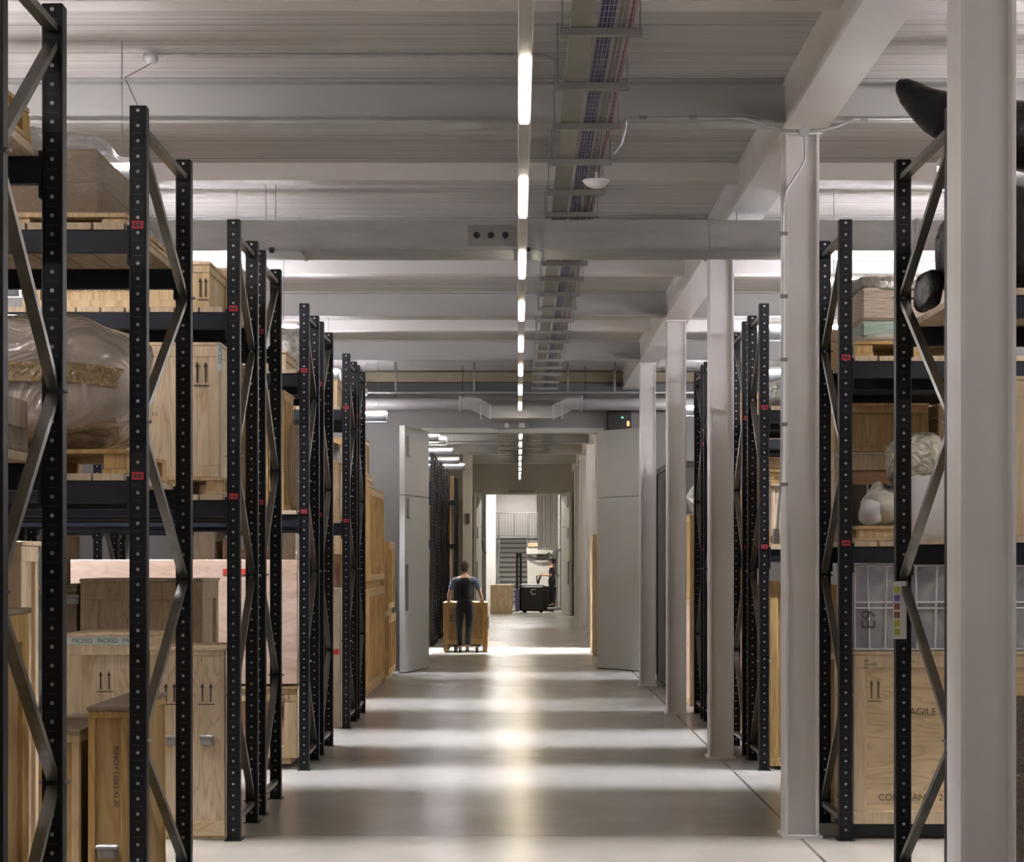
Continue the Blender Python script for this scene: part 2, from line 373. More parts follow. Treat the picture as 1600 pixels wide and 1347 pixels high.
# ------------------------------------------------------------------ big doors
def door_leaf(name, hinge, outer, thick, flip):
    hx, hy = hinge; ox, oy = outer
    L = math.hypot(ox-hx, oy-hy); a = math.atan2(oy-hy, ox-hx)
    r = link(name, None, None, (hx, hy, 0), (0, 0, a)); r['kind'] = 'structure'
    z0, z1, zs = .012, DZ-.01, 2.86
    MB().box(0, L, 0, thick*flip, z0, zs-.006, b=.004).build('leaf_panel', 'door', r)
    MB().box(0, L, 0, thick*flip, zs+.006, z1, b=.004).build('leaf_panel', 'door', r)
    f = -1 if flip > 0 else 1
    # the room-side face carries a pull rail and two drop bolts
    for fy in (0, thick*flip):
        sg = -1 if (fy == 0) == (flip > 0) else 1
        MB().box(L-.12, L-.05, fy, fy+sg*.03, 1.0, 1.75, b=.004).build('pull_rail', 'doorgrey', r)
        for z in (2.62, 3.62):
            MB().bar((L-.1, fy+sg*.025, z-.12), (L-.1, fy+sg*.025, z+.2), .03, .03).bar((L-.1, fy+sg*.025, z-.12), (L-.22, fy+sg*.025, z-.12), .025, .025).build('drop_bolt', 'galv_dull', r)
    return r
door_leaf('door_1', (DX0-.02, W1-.06), (-1.90, 29.30), .09, 1)
door_leaf('door_2', (DX1+.02, W1-.06), (2.22, 29.55), .09, -1)
door_leaf('door_3', (DX2-.02, W2-.06), (-1.42, 58.65), .09, 1)
door_leaf('door_4', (DX3+.02, W2-.06), (1.74, 58.65), .09, -1)
t = thing('door_closer', 'grey door closer unit on the header above the near doorway', 'door closer', (0.0, W1-.03, 4.03))
MB().box(-.42, .20, -.08, 0, 0, .10, b=.005).build('housing', 'galv_dull', t)
MB().box(-.22, -.15, -.09, -.08, .01, .09).box(.02, .12, -.09, -.08, .01, .09).build('cover', 'fit', t)
MB().bar((-.35, -.04, -.015), (-.22, -.1, -.015), .02, .02).build('arm', 'galv_dull', t)
t = thing('door_closer', 'door closer rail on the header of the far doorway', 'door closer', (.1, W2-.05, 4.0))
MB().box(-.4, .45, -.07, 0, 0, .07, b=.005).build('housing', 'galv_dull', t)
t = thing('control_box', 'black control box with a green light high on the wall beside the right door leaf', 'control box', (1.70, W1-.35, 4.0))
MB().box(-.20, .19, 0, .30, 0, .31, b=.008).build('casing', 'black', t)
MB().box(.03, .055, -.006, 0, .18, .205).build('indicator', 'led', t)
MB().box(.12, .16, -.02, 0, .05, .13, b=.006).build('beacon', 'amber', t)

# ------------------------------------------------------------------ racks
PH, PW, PD = 4.07, .085, .068
def post_mesh():
    m = MB(); m.box(-PW/2, PW/2, 0, PD, .006, PH, b=.004)
    for sgn, y in ((-1, 0), (1, PD)):
        yy = y + sgn*.0012
        for i in range(54):
            z = .07 + i*.075
            vs = [(.0085*math.cos(k*PI/4+.4), yy, z+.0085*math.sin(k*PI/4+.4)) for k in range(8)]
            m.add(vs, [tuple(range(8)) if sgn < 0 else tuple(range(7, -1, -1))], 1)  # solid disc, coloured like light coming through a hole
            if i < 53: m.box(-.026, .022, y+sgn*.0002, yy, z+.036, z+.0385, 2)
        for x in (-PW/2+.012, PW/2-.012):
            m.box(x-.0025, x+.0025, y, y+sgn*.002, .02, PH-.02, 0)
    m.box(-.055, .055, -.03, PD+.03, 0, .006, 0)
    return m
M['slot'] = simple('slot_edge', (.04, .04, .043), .5, .2)
pm = post_mesh()
_p = pm.build('post', ['rack', 'hole', 'slot']); POSTM = _p.data; bpy.data.objects.remove(_p)
def brace_mesh(m, p, q):
    m.bar(p, q, .032, .045, up=(1, 0, 0)); return m
def frame_braces(root, x, yf, yb, flip):
    """zigzag between front and back post; flip swaps which post carries the upper node"""
    B = [3.93, 3.30, 2.52, 1.73, .95, .15]
    a, b = (yf, yb) if not flip else (yb, yf)
    ys = [a, b, a, b, a, b]
    for i in range(5):
        m = MB(); brace_mesh(m, (x, ys[i], B[i]), (x, ys[i+1], B[i+1]))
        o = m.build('brace', 'brace', root)
        mm = MB(); mm.tube([(x-.06, ys[i+1], B[i+1]), (x+.062, ys[i+1], B[i+1])], .008, n=6).build('bolt', 'hole', o)
    for z in (3.97, .13):
        brace_mesh(MB(), (x, yf, z), (x, yb, z)).build('brace', 'brace', root)
ORD = ['nearest', 'second', 'third', 'fourth', 'fifth', 'sixth', 'seventh', 'eighth']
RL, RR = [], []
def rack(side, idx, i0, i1, flip, nb=2, levels=None, lab='', loc=None, x0=None, bay=2.70, cat_where=None, simple_far=False):
    sg = -1 if side == 'L' else 1
    yf, yb = F*i0*1e-3, F*i1*1e-3
    x0 = x0 if x0 is not None else (-1.862 if side == 'L' else 2.148)
    levels = levels or ((3.46, 2.23) if side == 'L' else (3.14, 1.925))
    lab = lab or ('%s dark pallet rack from the camera on the %s of the aisle' % (ORD[idx], 'left' if side == 'L' else 'right'))
    r = thing('pallet_rack', lab, 'pallet rack', (x0, yf, 0), 0, 'pallet racks on the %s' % ('left' if side == 'L' else 'right') if not simple_far else 'pallet racks in the room beyond')
    dep = yb - yf
    for k in range(nb+1):
        x = sg*k*bay
        for y in (0, dep-PD):
            p = link('post', POSTM, r, (x, y, 0))
            if k == 0 and y == 0 and not simple_far:
                for z in levels:
                    q = MB().box(-.028, .028, -.0045, -.001, z+.005, z+.042).build('level_label', 'red', p)
                    q['label'] = 'red bay label'
                    MB().box(-.020, -.006, -.0055, -.0045, z+.012, z+.034).box(.002, .018, -.0055, -.0045, z+.012, z+.034).box(-.006, .002, -.0055, -.0045, z+.02, z+.025).build('print', 'ink', q)
        frame_braces(r, x, PD/2, dep-PD/2, flip)
        if k < nb:
            xa, xb = sorted((x + sg*PW/2, x + sg*(bay-PW/2)))
            for z in levels:
                for y in (.008, dep-.058):
                    bmsh = MB().box(xa, xb, y, y+.05, z-.11, z, b=.004)
                    for e in (xa, xb):
                        s2 = 1 if e == xa else -1
                        bmsh.box(e, e+s2*.012, y-.01, y+.055, z-.17, z+.02)
                    bmsh.build('shelf_beam', 'beam', r)
                dk = MB(); n = 16; wd = (xb-xa-.03)/n
                for j in range(n):
                    dk.box(xa+.015+j*wd, xa+.015+(j+1)*wd-.012, .0, dep, z, z+.035, b=.002)
                dk.build('shelf_deck', 'deck', r)
    return r
INV = [(2.262, 2.583, True), (3.137, 3.585, False), (4.190, 4.500, False), (4.612, 4.940, True), (5.575, 5.880, False), (6.0, 6.320, True), (6.94, 7.26, False), (7.36, 7.66, True)]
for side in 'LR':
    for i, (a, b, fl) in enumerate(INV):
        if side == 'R' and i == 0: continue
        if side == 'L' and i == 7: b = 7.66
        nb = 1 if i < 2 else (2 if i < 4 else 3)
        rack(side, i, a, b, fl, nb)

# ------------------------------------------------------------------ load builders
def arrows(parent, x, z, y=-.0025, h=.12, mat='ink', w=.055, name='arrow_mark'):
    m = MB(); t = max(.008, h*.09)
    for dx in (-w/2, w/2):
        m.box(x+dx-t/2, x+dx+t/2, y, y+.0015, z, z+h*.8)
        m.add([(x+dx-t*1.2, y, z+h*.74), (x+dx+t*1.2, y, z+h*.74), (x+dx, y, z+h)], [(0, 1, 2)])
    m.box(x-w, x+w, y, y+.0015, z-h*.16, z-h*.16+t*.6)
    return m.build(name, mat, parent)
def latch(parent, x, z, w=.11, y=0):
    MB().box(x-w/2, x+w/2, y-.004, y, z-.035, z+.035, b=.002).box(x-w/2-.008, x+w/2+.008, y-.03, y-.004, z+.012, z+.034, b=.006).box(x-w/2+.012, x+w/2-.012, y-.022, y-.004, z-.03, z+.012, b=.004).build('latch', 'galv', parent)
def crate(label, x0, x1, y, z0, z1, dep=.75, body='pale', bat='palebat', bw=.09, bt=.02, style='framed', skid=.0, rib=(0, 0), lid=True, group=None, lidmat=None, name='wooden_crate', mids=()):
    cx = (x0+x1)/2; W = x1-x0; H = z1-z0
    r = thing(name, label, 'crate', (cx, y, z0), 0, group)
    zb = skid
    if skid:
        for xx in (-W/2+.10, W/2-.10): MB().box(xx-.05, xx+.05, .01, dep-.01, 0, skid, b=.004).build('skid', bat, r)
    zt = H - (.022 if lid else 0)
    MB().box(-W/2+bt, W/2-bt, bt, dep-bt, zb, zt, b=.003).build('box_panel', body, r)
    if style != 'plain':
        f = MB()
        for (u0, u1, v0, v1) in ((-W/2, W/2, zt-bw, zt), (-W/2, W/2, zb, zb+bw), (-W/2, -W/2+bw, zb+bw, zt-bw), (W/2-bw, W/2, zb+bw, zt-bw)):
            f.box(u0, u1, 0, bt+.004, v0, v1, b=.003)
        for u in mids: f.box(u-bw/2, u+bw/2, 0, bt+.004, zb+bw, zt-bw, b=.003)
        for k in range(rib[0]):
            u = -W/2 + bw + (W-2*bw)*(k+1)/(rib[0]+1); f.box(u-bw*.35, u+bw*.35, 0, bt+.004, zb+bw, zt-bw, b=.003)
        f.build('front_frame', bat, r)
        for sx in (-1, 1):
            g = MB()
            xa, xb = sorted((sx*W/2, sx*(W/2-bt-.004)))
            for (u0, u1, v0, v1) in ((bt+.006, dep-bt, zt-bw, zt-.001), (bt+.006, dep-bt, zb+.001, zb+bw), (bt+.006, bw, zb+bw, zt-bw), (dep-bw, dep-bt, zb+bw, zt-bw)):
                g.box(xa, xb, u0, u1, v0, v1, b=.003)
            for k in range(rib[1]):
                u = bw + (dep-2*bw)*(k+1)/(rib[1]+1); g.box(xa, xb, u-bw*.4, u+bw*.4, zb+bw, zt-bw, b=.003)
            g.build('side_frame', bat, r)
    if lid: MB().box(-W/2-.006, W/2+.006, -.006, dep+.006, zt+.001, H, b=.003).build('lid', lidmat or bat, r)
    return r, cx
def pallet(label, x0, x1, y, z, dep=.78, h=.13, mat='pine', group=None, base=True):
    cx = (x0+x1)/2; W = x1-x0
    r = thing('wooden_pallet', label, 'pallet', (cx, y, z), 0, group)
    MBt = MB(); n = max(3, int(dep/.15)); wd = dep/n
    for k in range(n): MBt.box(-W/2, W/2, k*wd, k*wd+wd*.78, h-.022, h, b=.002)
    MBt.build('top_board', mat, r)
    for xx in (-W/2+.06, 0, W/2-.06):
        for yy in (.06, dep/2, dep-.06): MB().box(xx-.055, xx+.055, yy-.05, yy+.05, .022, h-.022, b=.003).build('block', mat, r)
    MBb = MB()
    for xx in (-W/2+.06, 0, W/2-.06): MBb.box(xx-.06, xx+.06, 0, dep, 0, .022, b=.002)
    MBb.build('bottom_board', mat, r)
    return r
def wrapped(name, label, cat, c, r, mat, **k):
    zmin = c[2]-r[2]
    rt = thing(name, label, cat, (c[0], c[1], zmin))
    kk = dict(seed=1, amp=.05, freq=3, power=3.4, seg=40, rings=22); kk.update(k)
    MB().blob((0, 0, r[2]), r, flat=0.0, **kk).build('wrapping', mat, rt)
    return rt
LX = lambda px, s: (px-VX)/s
DKL3, DKL2, DKR3, DKR2 = 3.497, 2.267, 3.177, 1.962      # top of the shelf decks
YF = [F*a*1e-3 for a, b, c in INV]; YB = [F*b*1e-3 for a, b, c in INV]

# --- left, nearest rack (floor)
r, cx = crate('varnished pine crate with an arrow sticker at the left picture edge', -2.62, -1.925, YF[0]+.12, 0, 1.655, .64, 'yellowd', 'yellow', .11, lidmat='old')
MB().box(.155, .205, -.0015, .0175, 1.30, 1.52).build('sticker', 'paper', r); arrows(r, .18, 1.335, -.004, .16, 'ink', .022)
MB().box(-.02, .20, -.05, -.002, .62, .74, b=.004).build('handle_batten', 'yellow', r)
r, cx = crate('tall pale plywood crate behind the varnished crate at the left picture edge', -2.75, -2.17, YB[0]+.62, 0, 1.925, .30, 'grey_ply', 'palebat', .07)
# nearest rack shelves
r = thing('wooden_box', 'old grey open wooden box on the lower shelf at the left edge', 'box', (-2.35, YF[0]+.12, DKL2))
m = MB(); m.box(-.42, .42, 0, .62, 0, .025); 
for a in ((-.42, .42, 0, .022), (-.42, .42, .598, .62)): m.box(a[0], a[1], a[2], a[3], .09, .20, b=.003)
for a in ((-.42, -.398), (.398, .42)): m.box(a[0], a[1], .022, .598, .09, .20, b=.003)
for xx in (-.40, 0, .36): m.box(xx-.02, xx+.06, .0, .08, .025, .09); m.box(xx-.02, xx+.06, .54, .62, .025, .09)
m.build('slatted_side', 'old', r)
pallet('yellow pallet end on the upper shelf at the top left edge', -2.75, -1.93, YF[0]+.08, DKL3, .72, .13, 'yellow')
# --- left, second rack (floor)
r, cx = crate('narrow upright crate stencilled down its face, metal latch near the bottom', -2.123, -1.925, YF[1]+.07, 0, 1.115, .98, 'yellowd', 'yellow', .035, .012, lidmat='old')
latch(r, -.0, .40, .10); text(r, 'KINCH 12062 42.20', (.03, -.003, .92), .034, 'ink', (PI/2, PI/2, 0), sx=1.05)
r, cx = crate('plain narrow crate leaning next to the stencilled upright crate, at left', -2.43, -2.165, YF[1]+.07, 0, 1.0, 1.0, 'yellowd', 'pine', .04, .012, lidmat='old')
r, cx = crate('low brown chest behind the nearest rack post at left', -3.1, -2.47, YF[1]+.25, 0, .9, .7, 'grey_ply', 'pine', .08)
# second rack, lower shelf: polythene bundle on a pallet
pallet('yellow pine pallet under the large polythene bundle', -2.98, -1.93, YF[1]+.06, DKL2, 1.05, .12, 'yellow')
r = wrapped('polythene_bundle', 'big cream object wrapped in shiny polythene with brown tape round it', 'wrapped bundle', (-2.51, YF[1]+.60, DKL2+.12+.355), (.55, .47, .355), 'polythene', seed=5, amp=.05, power=3.6)
tp = MB(); 
for k in range(40):
    a0, a1 = 2*PI*k/40, 2*PI*(k+1)/40
    def P(a, z, g=1.035):
        c, s_ = math.cos(a), math.sin(a); sg = lambda v: math.copysign(abs(v)**(2/3.6), v)
        return (.55*sg(c)*g, .47*sg(s_)*g, z + .012*math.sin(3*a))
    tp.add([P(a0, .33), P(a1, .33), P(a1, .43), P(a0, .43)], [(0, 1, 2, 3)], 0, True)
tp.build('tape_band', 'browntape', r)
# second rack, upper shelf: cartons under film
pallet('flat pallet under the film-wrapped cartons, top left shelf', -3.0, -1.93, YF[1]+.05, DKL3, 1.1, .055, 'pine')
k0 = 0
for (xa, xb) in ((-2.98, -2.56), (-2.55, -2.09)):
    for lv in range(2):
        t = thing('cardboard_carton', ['left lower', 'left upper', 'right lower', 'right upper'][k0] + ' carton of the film-wrapped stack on the top left shelf', 'carton', ((xa+xb)/2, YF[1]+.12, DKL3+.057+lv*.165), 0, 'cartons on the top left shelf'); k0 += 1
        W = xb-xa
        MB().box(-W/2, W/2, 0, .8, 0, .163, b=.004).build('box', 'card', t)
        MB().box(.03, .065, -.002, .0, .002, .161).build('strap', 'wood_strap', t)
r = thing('stretch_film', 'grey stretch film draped over the carton stack on the top left shelf', 'plastic film', (-2.45, YF[1]+.04, DKL3+.056))
prof = [(-.58, 0), (-.58, .36), (-.45, .44), (.0, .45), (.36, .40), (.46, .27), (.50, .12), (.53, 0)]
fm = MB(); rnd = random.Random(3)
NY = 10
for j in range(NY+1):
    for (px_, pz) in prof: fm.v.append((px_+rnd.uniform(-.01, .01), .01+j*1.05/NY + (.06*(pz/.45) if j == 0 else (-.06*(pz/.45) if j == NY else 0)), pz*(.97 if j in (0, NY) else 1)+rnd.uniform(0, .012)))
for j in range(NY):
    for i in range(len(prof)-1):
        a = j*len(prof)+i; fm.f.append((a, a+1, a+1+len(prof), a+len(prof))); fm.mi.append(0); fm.sm.append(True)
for j in (0, NY):
    fm.f.append(tuple(j*len(prof)+i for i in range(len(prof)))); fm.mi.append(0); fm.sm.append(True)
o = fm.build('film', 'stretch', r); sd = o.modifiers.new('Solid', 'SOLIDIFY'); sd.thickness = .003

# --- left, third rack
r, cx = crate('pale plywood crate with arrows and two latches, standing on the floor at left', LX(234, 237.6), LX(351.5, 237.6), YF[2]+.05, 0, 1.262, .72, 'pale', 'palebat', .03, .008, skid=.0, lid=True)
for px in (266, 323): arrows(r, LX(px, 237.6)-cx, .885+.02, -.003, .125, 'ink', .055)
for px in (266, 324): latch(r, LX(px, 237.6)-cx, .652, .085)
MB().box(-.25, .25, -.008, -.001, .02, .12, b=.002).build('kick_board', 'paleh', r)
r, cx = crate('pale crate with a white PACKED tape along its top edge', LX(98, 237.6), LX(231, 237.6), YF[2]+.07, 0, 1.352, .70, 'pale', 'palebat', .12, .022)
W = LX(231, 237.6)-LX(98, 237.6)
MB().box(-W/2+.01, W/2-.01, -.002, 0, 1.278, 1.335).build('tape', 'paper', r)
for k in range(3): text(r, 'PACKED', (LX(111+40*k, 237.6)-cx, -.003, 1.292), .043, 'green', sx=.84)
arrows(r, LX(162, 237.6)-cx, .985, .015, .12, 'ink', .055)
# upper shelves of third rack
pallet('pale pallet under the arrow-marked plywood crate on the lower left shelf', LX(195, 236), -1.935, YF[2]+.04, DKL2, .80, .115, 'pine')
r, cx = crate('large pale plywood crate with two arrows on the lower left shelf', LX(192, 236), LX(346, 236), YF[2]+.06, DKL2+.117, 3.27, .74, 'pale', 'palebat', .075, .006)
arrows(r, LX(318, 236)-cx, .62, -.003, .14, 'ink', .055)
MB().box(.31, .345, -.002, 0, .70, .88).build('tape', 'paper', r); text(r, 'PACKED', (.318, -.003, .87), .034, 'green', (PI/2, PI/2, 0))
text(r, 'U 1', (-.19, -.003, .50), .05, 'ink'); text(r, '11', (-.12, -.003, .40), .04, 'ink')
r, cx = crate('long low pine crate with arrows and faded lettering on the upper left shelf', LX(40, 236), LX(331, 236), YF[2]+.06, DKL3, 3.80, .72, 'pine', 'pine', .05, .012)
Wc = LX(331, 236)-cx
arrows(r, Wc-.045, .07, -.004, .13, 'ink', .036); text(r, 'LITTLE HERON', (-.28, -.004, .08), .05, 'inksoft') if False else None
text(r, 'IIII  ALLANA OI  CILII SUUFAL', (-.42, -.004, .105), .04, 'inksoft')
MB().box(-.50, -.49, -.0015, 0, .05, .20).build('mark', 'ink', r)
# --- left, fourth rack (back row of the pair)
r, cx = crate('weathered panelled crate standing behind the PACKED crate', LX(135, 213), LX(323, 213), YF[3]+.05, 0, 1.70, .74, 'grey_ply', 'grey_ply', .13, .022)
text(r, '15', (-.12, .018, 1.38), .05, 'ink')
r, cx = crate('dark narrow crate with a metal latch left of the weathered panelled crate', LX(108, 211), LX(134, 211), YF[3]+.09, 0, 1.66, .6, 'old', 'old', .03, .01)
latch(r, .03, 1.55, .09)
crate('plain plywood crate deep on the lower shelf of the fourth left rack', -2.95, -1.95, YF[3]+.06, DKL2, 3.25, .74, 'grey_ply', 'pine', .08)
crate('plywood crate on the upper shelf of the fourth left rack', -2.9, -2.0, YF[3]+.06, DKL3, 3.95, .7, 'pale', 'palebat', .07)
# --- left, fifth and sixth racks
r, cx = crate('yellow framed crate with a pink panel and arrows, on the floor under the pink crate', LX(350, 178), LX(466, 178), YF[4]+.05, .05, .73, .76, 'redply', 'pine', .11, .02, skid=.05)
arrows(r, .17, .40, .015, .11, 'ink', .05); text(r, 'U2.5', (.15, -.002, .565), .06, 'ink')
crate('yellow framed crate farther left under the pink crate', -3.9, LX(346, 178), YF[4]+.05, .05, .73, .76, 'redply', 'pine', .11, .02, skid=.05)
r, cx = crate('huge pink plywood crate with a red tape stripe near its top', LX(112, 178.4), LX(466, 178.4), YF[4]+.04, .75, 1.835, .80, 'pinkply', 'pinkply', .005, .001, style='plain', lid=False)
MB().box(.34, .70, -.002, .0005, .955, .985+.02).build('tape', 'redtape', r)
crate('cream plywood box on top of the pink crate, beside the rack end', LX(440, 177), -1.93, YF[4]+.10, 1.84, 2.07, .6, 'creamply', 'creamply', .005, style='plain', lid=False)
crate('cream plywood box on the pink crate seen between the posts', LX(302, 177), LX(342, 177), YF[4]+.10, 1.84, 2.08, .6, 'creamply', 'creamply', .005, style='plain', lid=False)
crate('small brick red box on the pink crate', LX(347, 177), LX(356, 177), YF[4]+.10, 1.84, 2.02, .5, 'redply', 'redply', .005, style='plain', lid=False, name='small_box')
crate('white upright carton on the pink crate at far left', LX(100, 177), LX(112, 177), YF[4]+.02, 0, 2.05, .6, 'creamply', 'creamply', .005, style='plain', lid=False, name='tall_carton')
r, cx = crate('slatted pine crate standing upright on the lower shelf of the fifth left rack', LX(380, 178), LX(445, 178), YF[4]+.05, DKL2, 3.32, .72, 'pine', 'yellow', .055, .03, rib=(4, 4))
wrapped('wrapped_bundle', 'grey film-wrapped bundle beside the slatted crate on the fifth left rack', 'wrapped bundle', (-1.98, YF[4]+.42, DKL2+.4), (.055, .33, .40), 'stretch', seed=3)
crate('pine box on the upper shelf of the fifth left rack', LX(395, 178), LX(449, 178), YF[4]+.05, DKL3, 3.66, .7, 'pale', 'palebat', .06)
wrapped('wrapped_bundle', 'white wrapped lump on the pine box, upper shelf of the fifth left rack', 'wrapped bundle', (-2.17, YF[4]+.38, 3.66+.10), (.18, .28, .10), 'stretch', seed=8)
crate('reddish plywood crate on the floor in the sixth left rack', -3.0, -1.94, YF[5]+.05, 0, 1.95, .78, 'redply', 'pinkply', .09)
crate('pine crate on the lower shelf of the sixth left rack', -2.9, -1.96, YF[5]+.05, DKL2, 3.1, .76, 'pine', 'yellow', .07, rib=(2, 2))
wrapped('wrapped_bundle', 'film-wrapped pale load on the upper shelf of the sixth left rack', 'wrapped bundle', (-2.3, YF[5]+.42, DKL3+.28), (.33, .36, .28), 'foil', seed=9)
# --- left, seventh and eighth racks
r, cx = crate('white upright box with a red label at the end of the seventh left rack', LX(500, 143), -1.93, YF[6]+.06, 0, 1.52, .7, 'creamply', 'creamply', .05, .008, name='tall_box')
MB().box(.02, .10, -.003, -.0005, .80, .86).build('label', 'redtape', r)
crate('pink plywood crate behind the white upright box', -3.6, LX(497, 143), YF[6]+.06, 0, 1.75, .7, 'pinkply', 'pinkply', .06)
crate('cream plywood crate on the lower shelf of the seventh left rack', -2.9, -1.94, YF[6]+.06, DKL2, 2.9, .7, 'creamply', 'pine', .06)
crate('pine crate on the upper shelf of the seventh left rack', -2.7, -1.96, YF[6]+.06, DKL3, 3.8, .7, 'pine', 'pine', .06)
wrapped('wrapped_bundle', 'grey wrapped load on the lower shelf of the eighth left rack', 'wrapped bundle', (-2.35, YF[7]+.40, DKL2+.45), (.38, .34, .45), 'foil', seed=4)
crate('plain crate on the floor of the eighth left rack', -3.0, -1.96, YF[7]+.05, 0, 1.9, .75, 'pinkply', 'pine', .09)
# --- stacks against the wall beyond the racks (left)
def slat_stack(label, x1, y0, y1, z0, z1, x0=-3.0, body='creamply', bat='yellow', rib=5, skid=.09):
    return crate(label, x0, x1, y0, z0, z1, y1-y0, body, bat, .09, .03, rib=(5, rib), skid=skid)
slat_stack('lower of the two big slatted crates stacked past the last left rack', -1.97, 24.2, 27.0, 0, 1.44)
slat_stack('upper of the two big slatted crates stacked past the last left rack', -1.97, 24.3, 27.0, 1.445, 2.81)
crate('small yellow crate on top of the big slatted stack', -2.9, -2.03, 24.6, 2.815, 2.98, .9, 'yellowd', 'yellow', .05)
crate('topmost small yellow crate above the slatted stack', -2.9, -2.10, 25.0, 2.985, 3.50, .8, 'yellowd', 'yellow', .06)
slat_stack('lower slatted crate nearest the door wall on the left', -1.93, 27.3, 28.9, 0, .98, body='yellowd', rib=2)
slat_stack('upper slatted crate nearest the door wall on the left', -1.95, 27.4, 28.9, .985, 2.10, body='yellowd', rib=2)

# --- right, second rack (behind the nearest column)
t = thing('black_wrapped_object', 'long tapering object in black film lying on top of the right rack', 'wrapped object', (2.0, 9.6, 4.0))
MB().tube([(.0, .0, .36), (.02, .0, .34), (.06, .0, .30), (.12, .0, .25), (.19, -.01, .20), (.30, .01, .16), (.50, .0, .10), (.8, .02, .05), (1.3, .0, .0)], [.012, .045, .07, .09, .115, .14, .17, .19, .2], n=14).build('wrapping', 'blackwrap', t)
wrapped('black_wrapped_object', 'black wrapped bundle on the upper shelf right of the nearest column', 'wrapped object', (2.66, YF[1]+.62, DKR3+.29), (.40, .45, .29), 'blackwrap', seed=13)
wrapped('black_wrapped_object', 'small black wrapped piece peeking past the right rack post', 'wrapped object', (2.225, YF[1]+.95, DKR3+.12), (.05, .2, .1), 'blackwrap', seed=14)
wrapped('blanket_bundle', 'brown blanket-wrapped object on the floor at the right picture edge', 'wrapped object', (2.95, YF[1]+.6, .55), (.50, .45, .56), 'brownfuzz', seed=15)
crate('pale crate on the lower shelf at the right picture edge', 2.46, 3.3, YF[1]+.08, DKR2, 2.75, .9, 'pale', 'palebat', .08)
# --- right, third rack: floor crate and what is above it
r, cx = crate('large plywood crate stencilled FRAGILE on the floor in the right rack', LX(1332, 237), 3.45, YF[2]+.05, .10, 1.236, .74, 'paleh', 'palebat', .085, .014)
xl = LX(1332, 237)-cx
bs = MB().box(LX(1332, 237)-cx+.0, 3.45-cx, .06, .70, -.095, -.002).build('base_plinth', 'black', r)
arrows(r, LX(1366, 237)-cx, .885-.1+.04, .009, .125, 'inksoft', .045)
text(r, 'FRAGILE', (LX(1402, 237)-cx, .0105, Zp(1117, 237)-.10), .068, 'inksoft')
text(r, 'COLLETANTS 2 K', (LX(1371, 237)-cx, .0105, Zp(1250, 237)-.10), .062, 'inksoft')
text(r, 'RPF\n-FRANCE\nBP', (LX(1348, 237)-cx, -.002, 1.065), .022, 'inksoft'); text(r, '* *', (LX(1418, 237)-cx, -.002, 1.05), .04, 'inksoft')
# milky plastic boxes with white wire frames
def plastic_box(label, x0, x1, y, z0, z1, dep, mark=None):
    cx = (x0+x1)/2; W = x1-x0; H = z1-z0
    r = thing('plastic_case', label, 'plastic case', (cx, y, z0), 0)
    m = MB(); t = .004
    m.box(-W/2, W/2, 0, t, 0, H); m.box(-W/2, W/2, dep-t, dep, 0, H); m.box(-W/2, -W/2+t, t, dep-t, 0, H); m.box(W/2-t, W/2, t, dep-t, 0, H); m.box(-W/2+t, W/2-t, t, dep-t, 0, t)
    m.build('case_wall', 'acrylic', r)
    f = MB()
    for yy in (-.006, dep+.006):
        for a, b in (((-W/2, H), (W/2, H)), ((-W/2, .01), (W/2, .01)), ((-W/2, H*.50), (W/2, H*.50)), ((-W/2, H*.57), (W/2, H*.57)), ((-W/2, .01), (-W/2, H)), ((W/2, .01), (W/2, H)), ((-W*.16, .01), (-W*.2, H)), ((W*.2, .01), (W*.24, H))):
            f.tube([(a[0], yy, a[1]), (b[0], yy, b[1])], .0075, n=6)
    for xx in (-W/2, W/2):
        for zz in (.01, H): f.tube([(xx, -.006, zz), (xx, dep+.006, zz)], .0075, n=6)
    f.build('wire_frame', 'white_plastic', r)
    return r
r = plastic_box('milky plastic case marked E9 in a white wire frame, on the FRAGILE crate', 2.215, 2.50, YF[2]+.06, 1.24, 1.80, .5)
text(r, 'E9', (-.115, -.014, .30), .13, 'ink', (PI/2, -PI/2, 0)).location = (-.01, -.014, .14)
plastic_box('milky plastic case in a white wire frame, right of the E9 case', 2.52, 2.84, YF[2]+.06, 1.24, 1.80, .5)
plastic_box('milky plastic case farthest right on the FRAGILE crate', 2.86, 3.4, YF[2]+.06, 1.24, 1.80, .5)
t = thing('storage_bin', 'dark blue-grey bin inside the wire-framed cases', 'bin', (2.68, YF[2]+.16, 1.262))
MB().box(-.12, .10, 0, .3, 0, .25, b=.01).build('bin_body', 'bluebox', t); MB().box(-.125, .105, -.005, .305, .25, .265, b=.003).build('rim', 'darkbox', t)
t = thing('storage_bin', 'low grey bin inside the case marked E9', 'bin', (2.35, YF[2]+.16, 1.262))
MB().box(-.10, .10, 0, .3, 0, .12, b=.01).build('bin_body', 'darkbox', t); MB().box(-.105, .105, -.005, .305, .12, .135, b=.003).build('rim', 'bluebox', t)
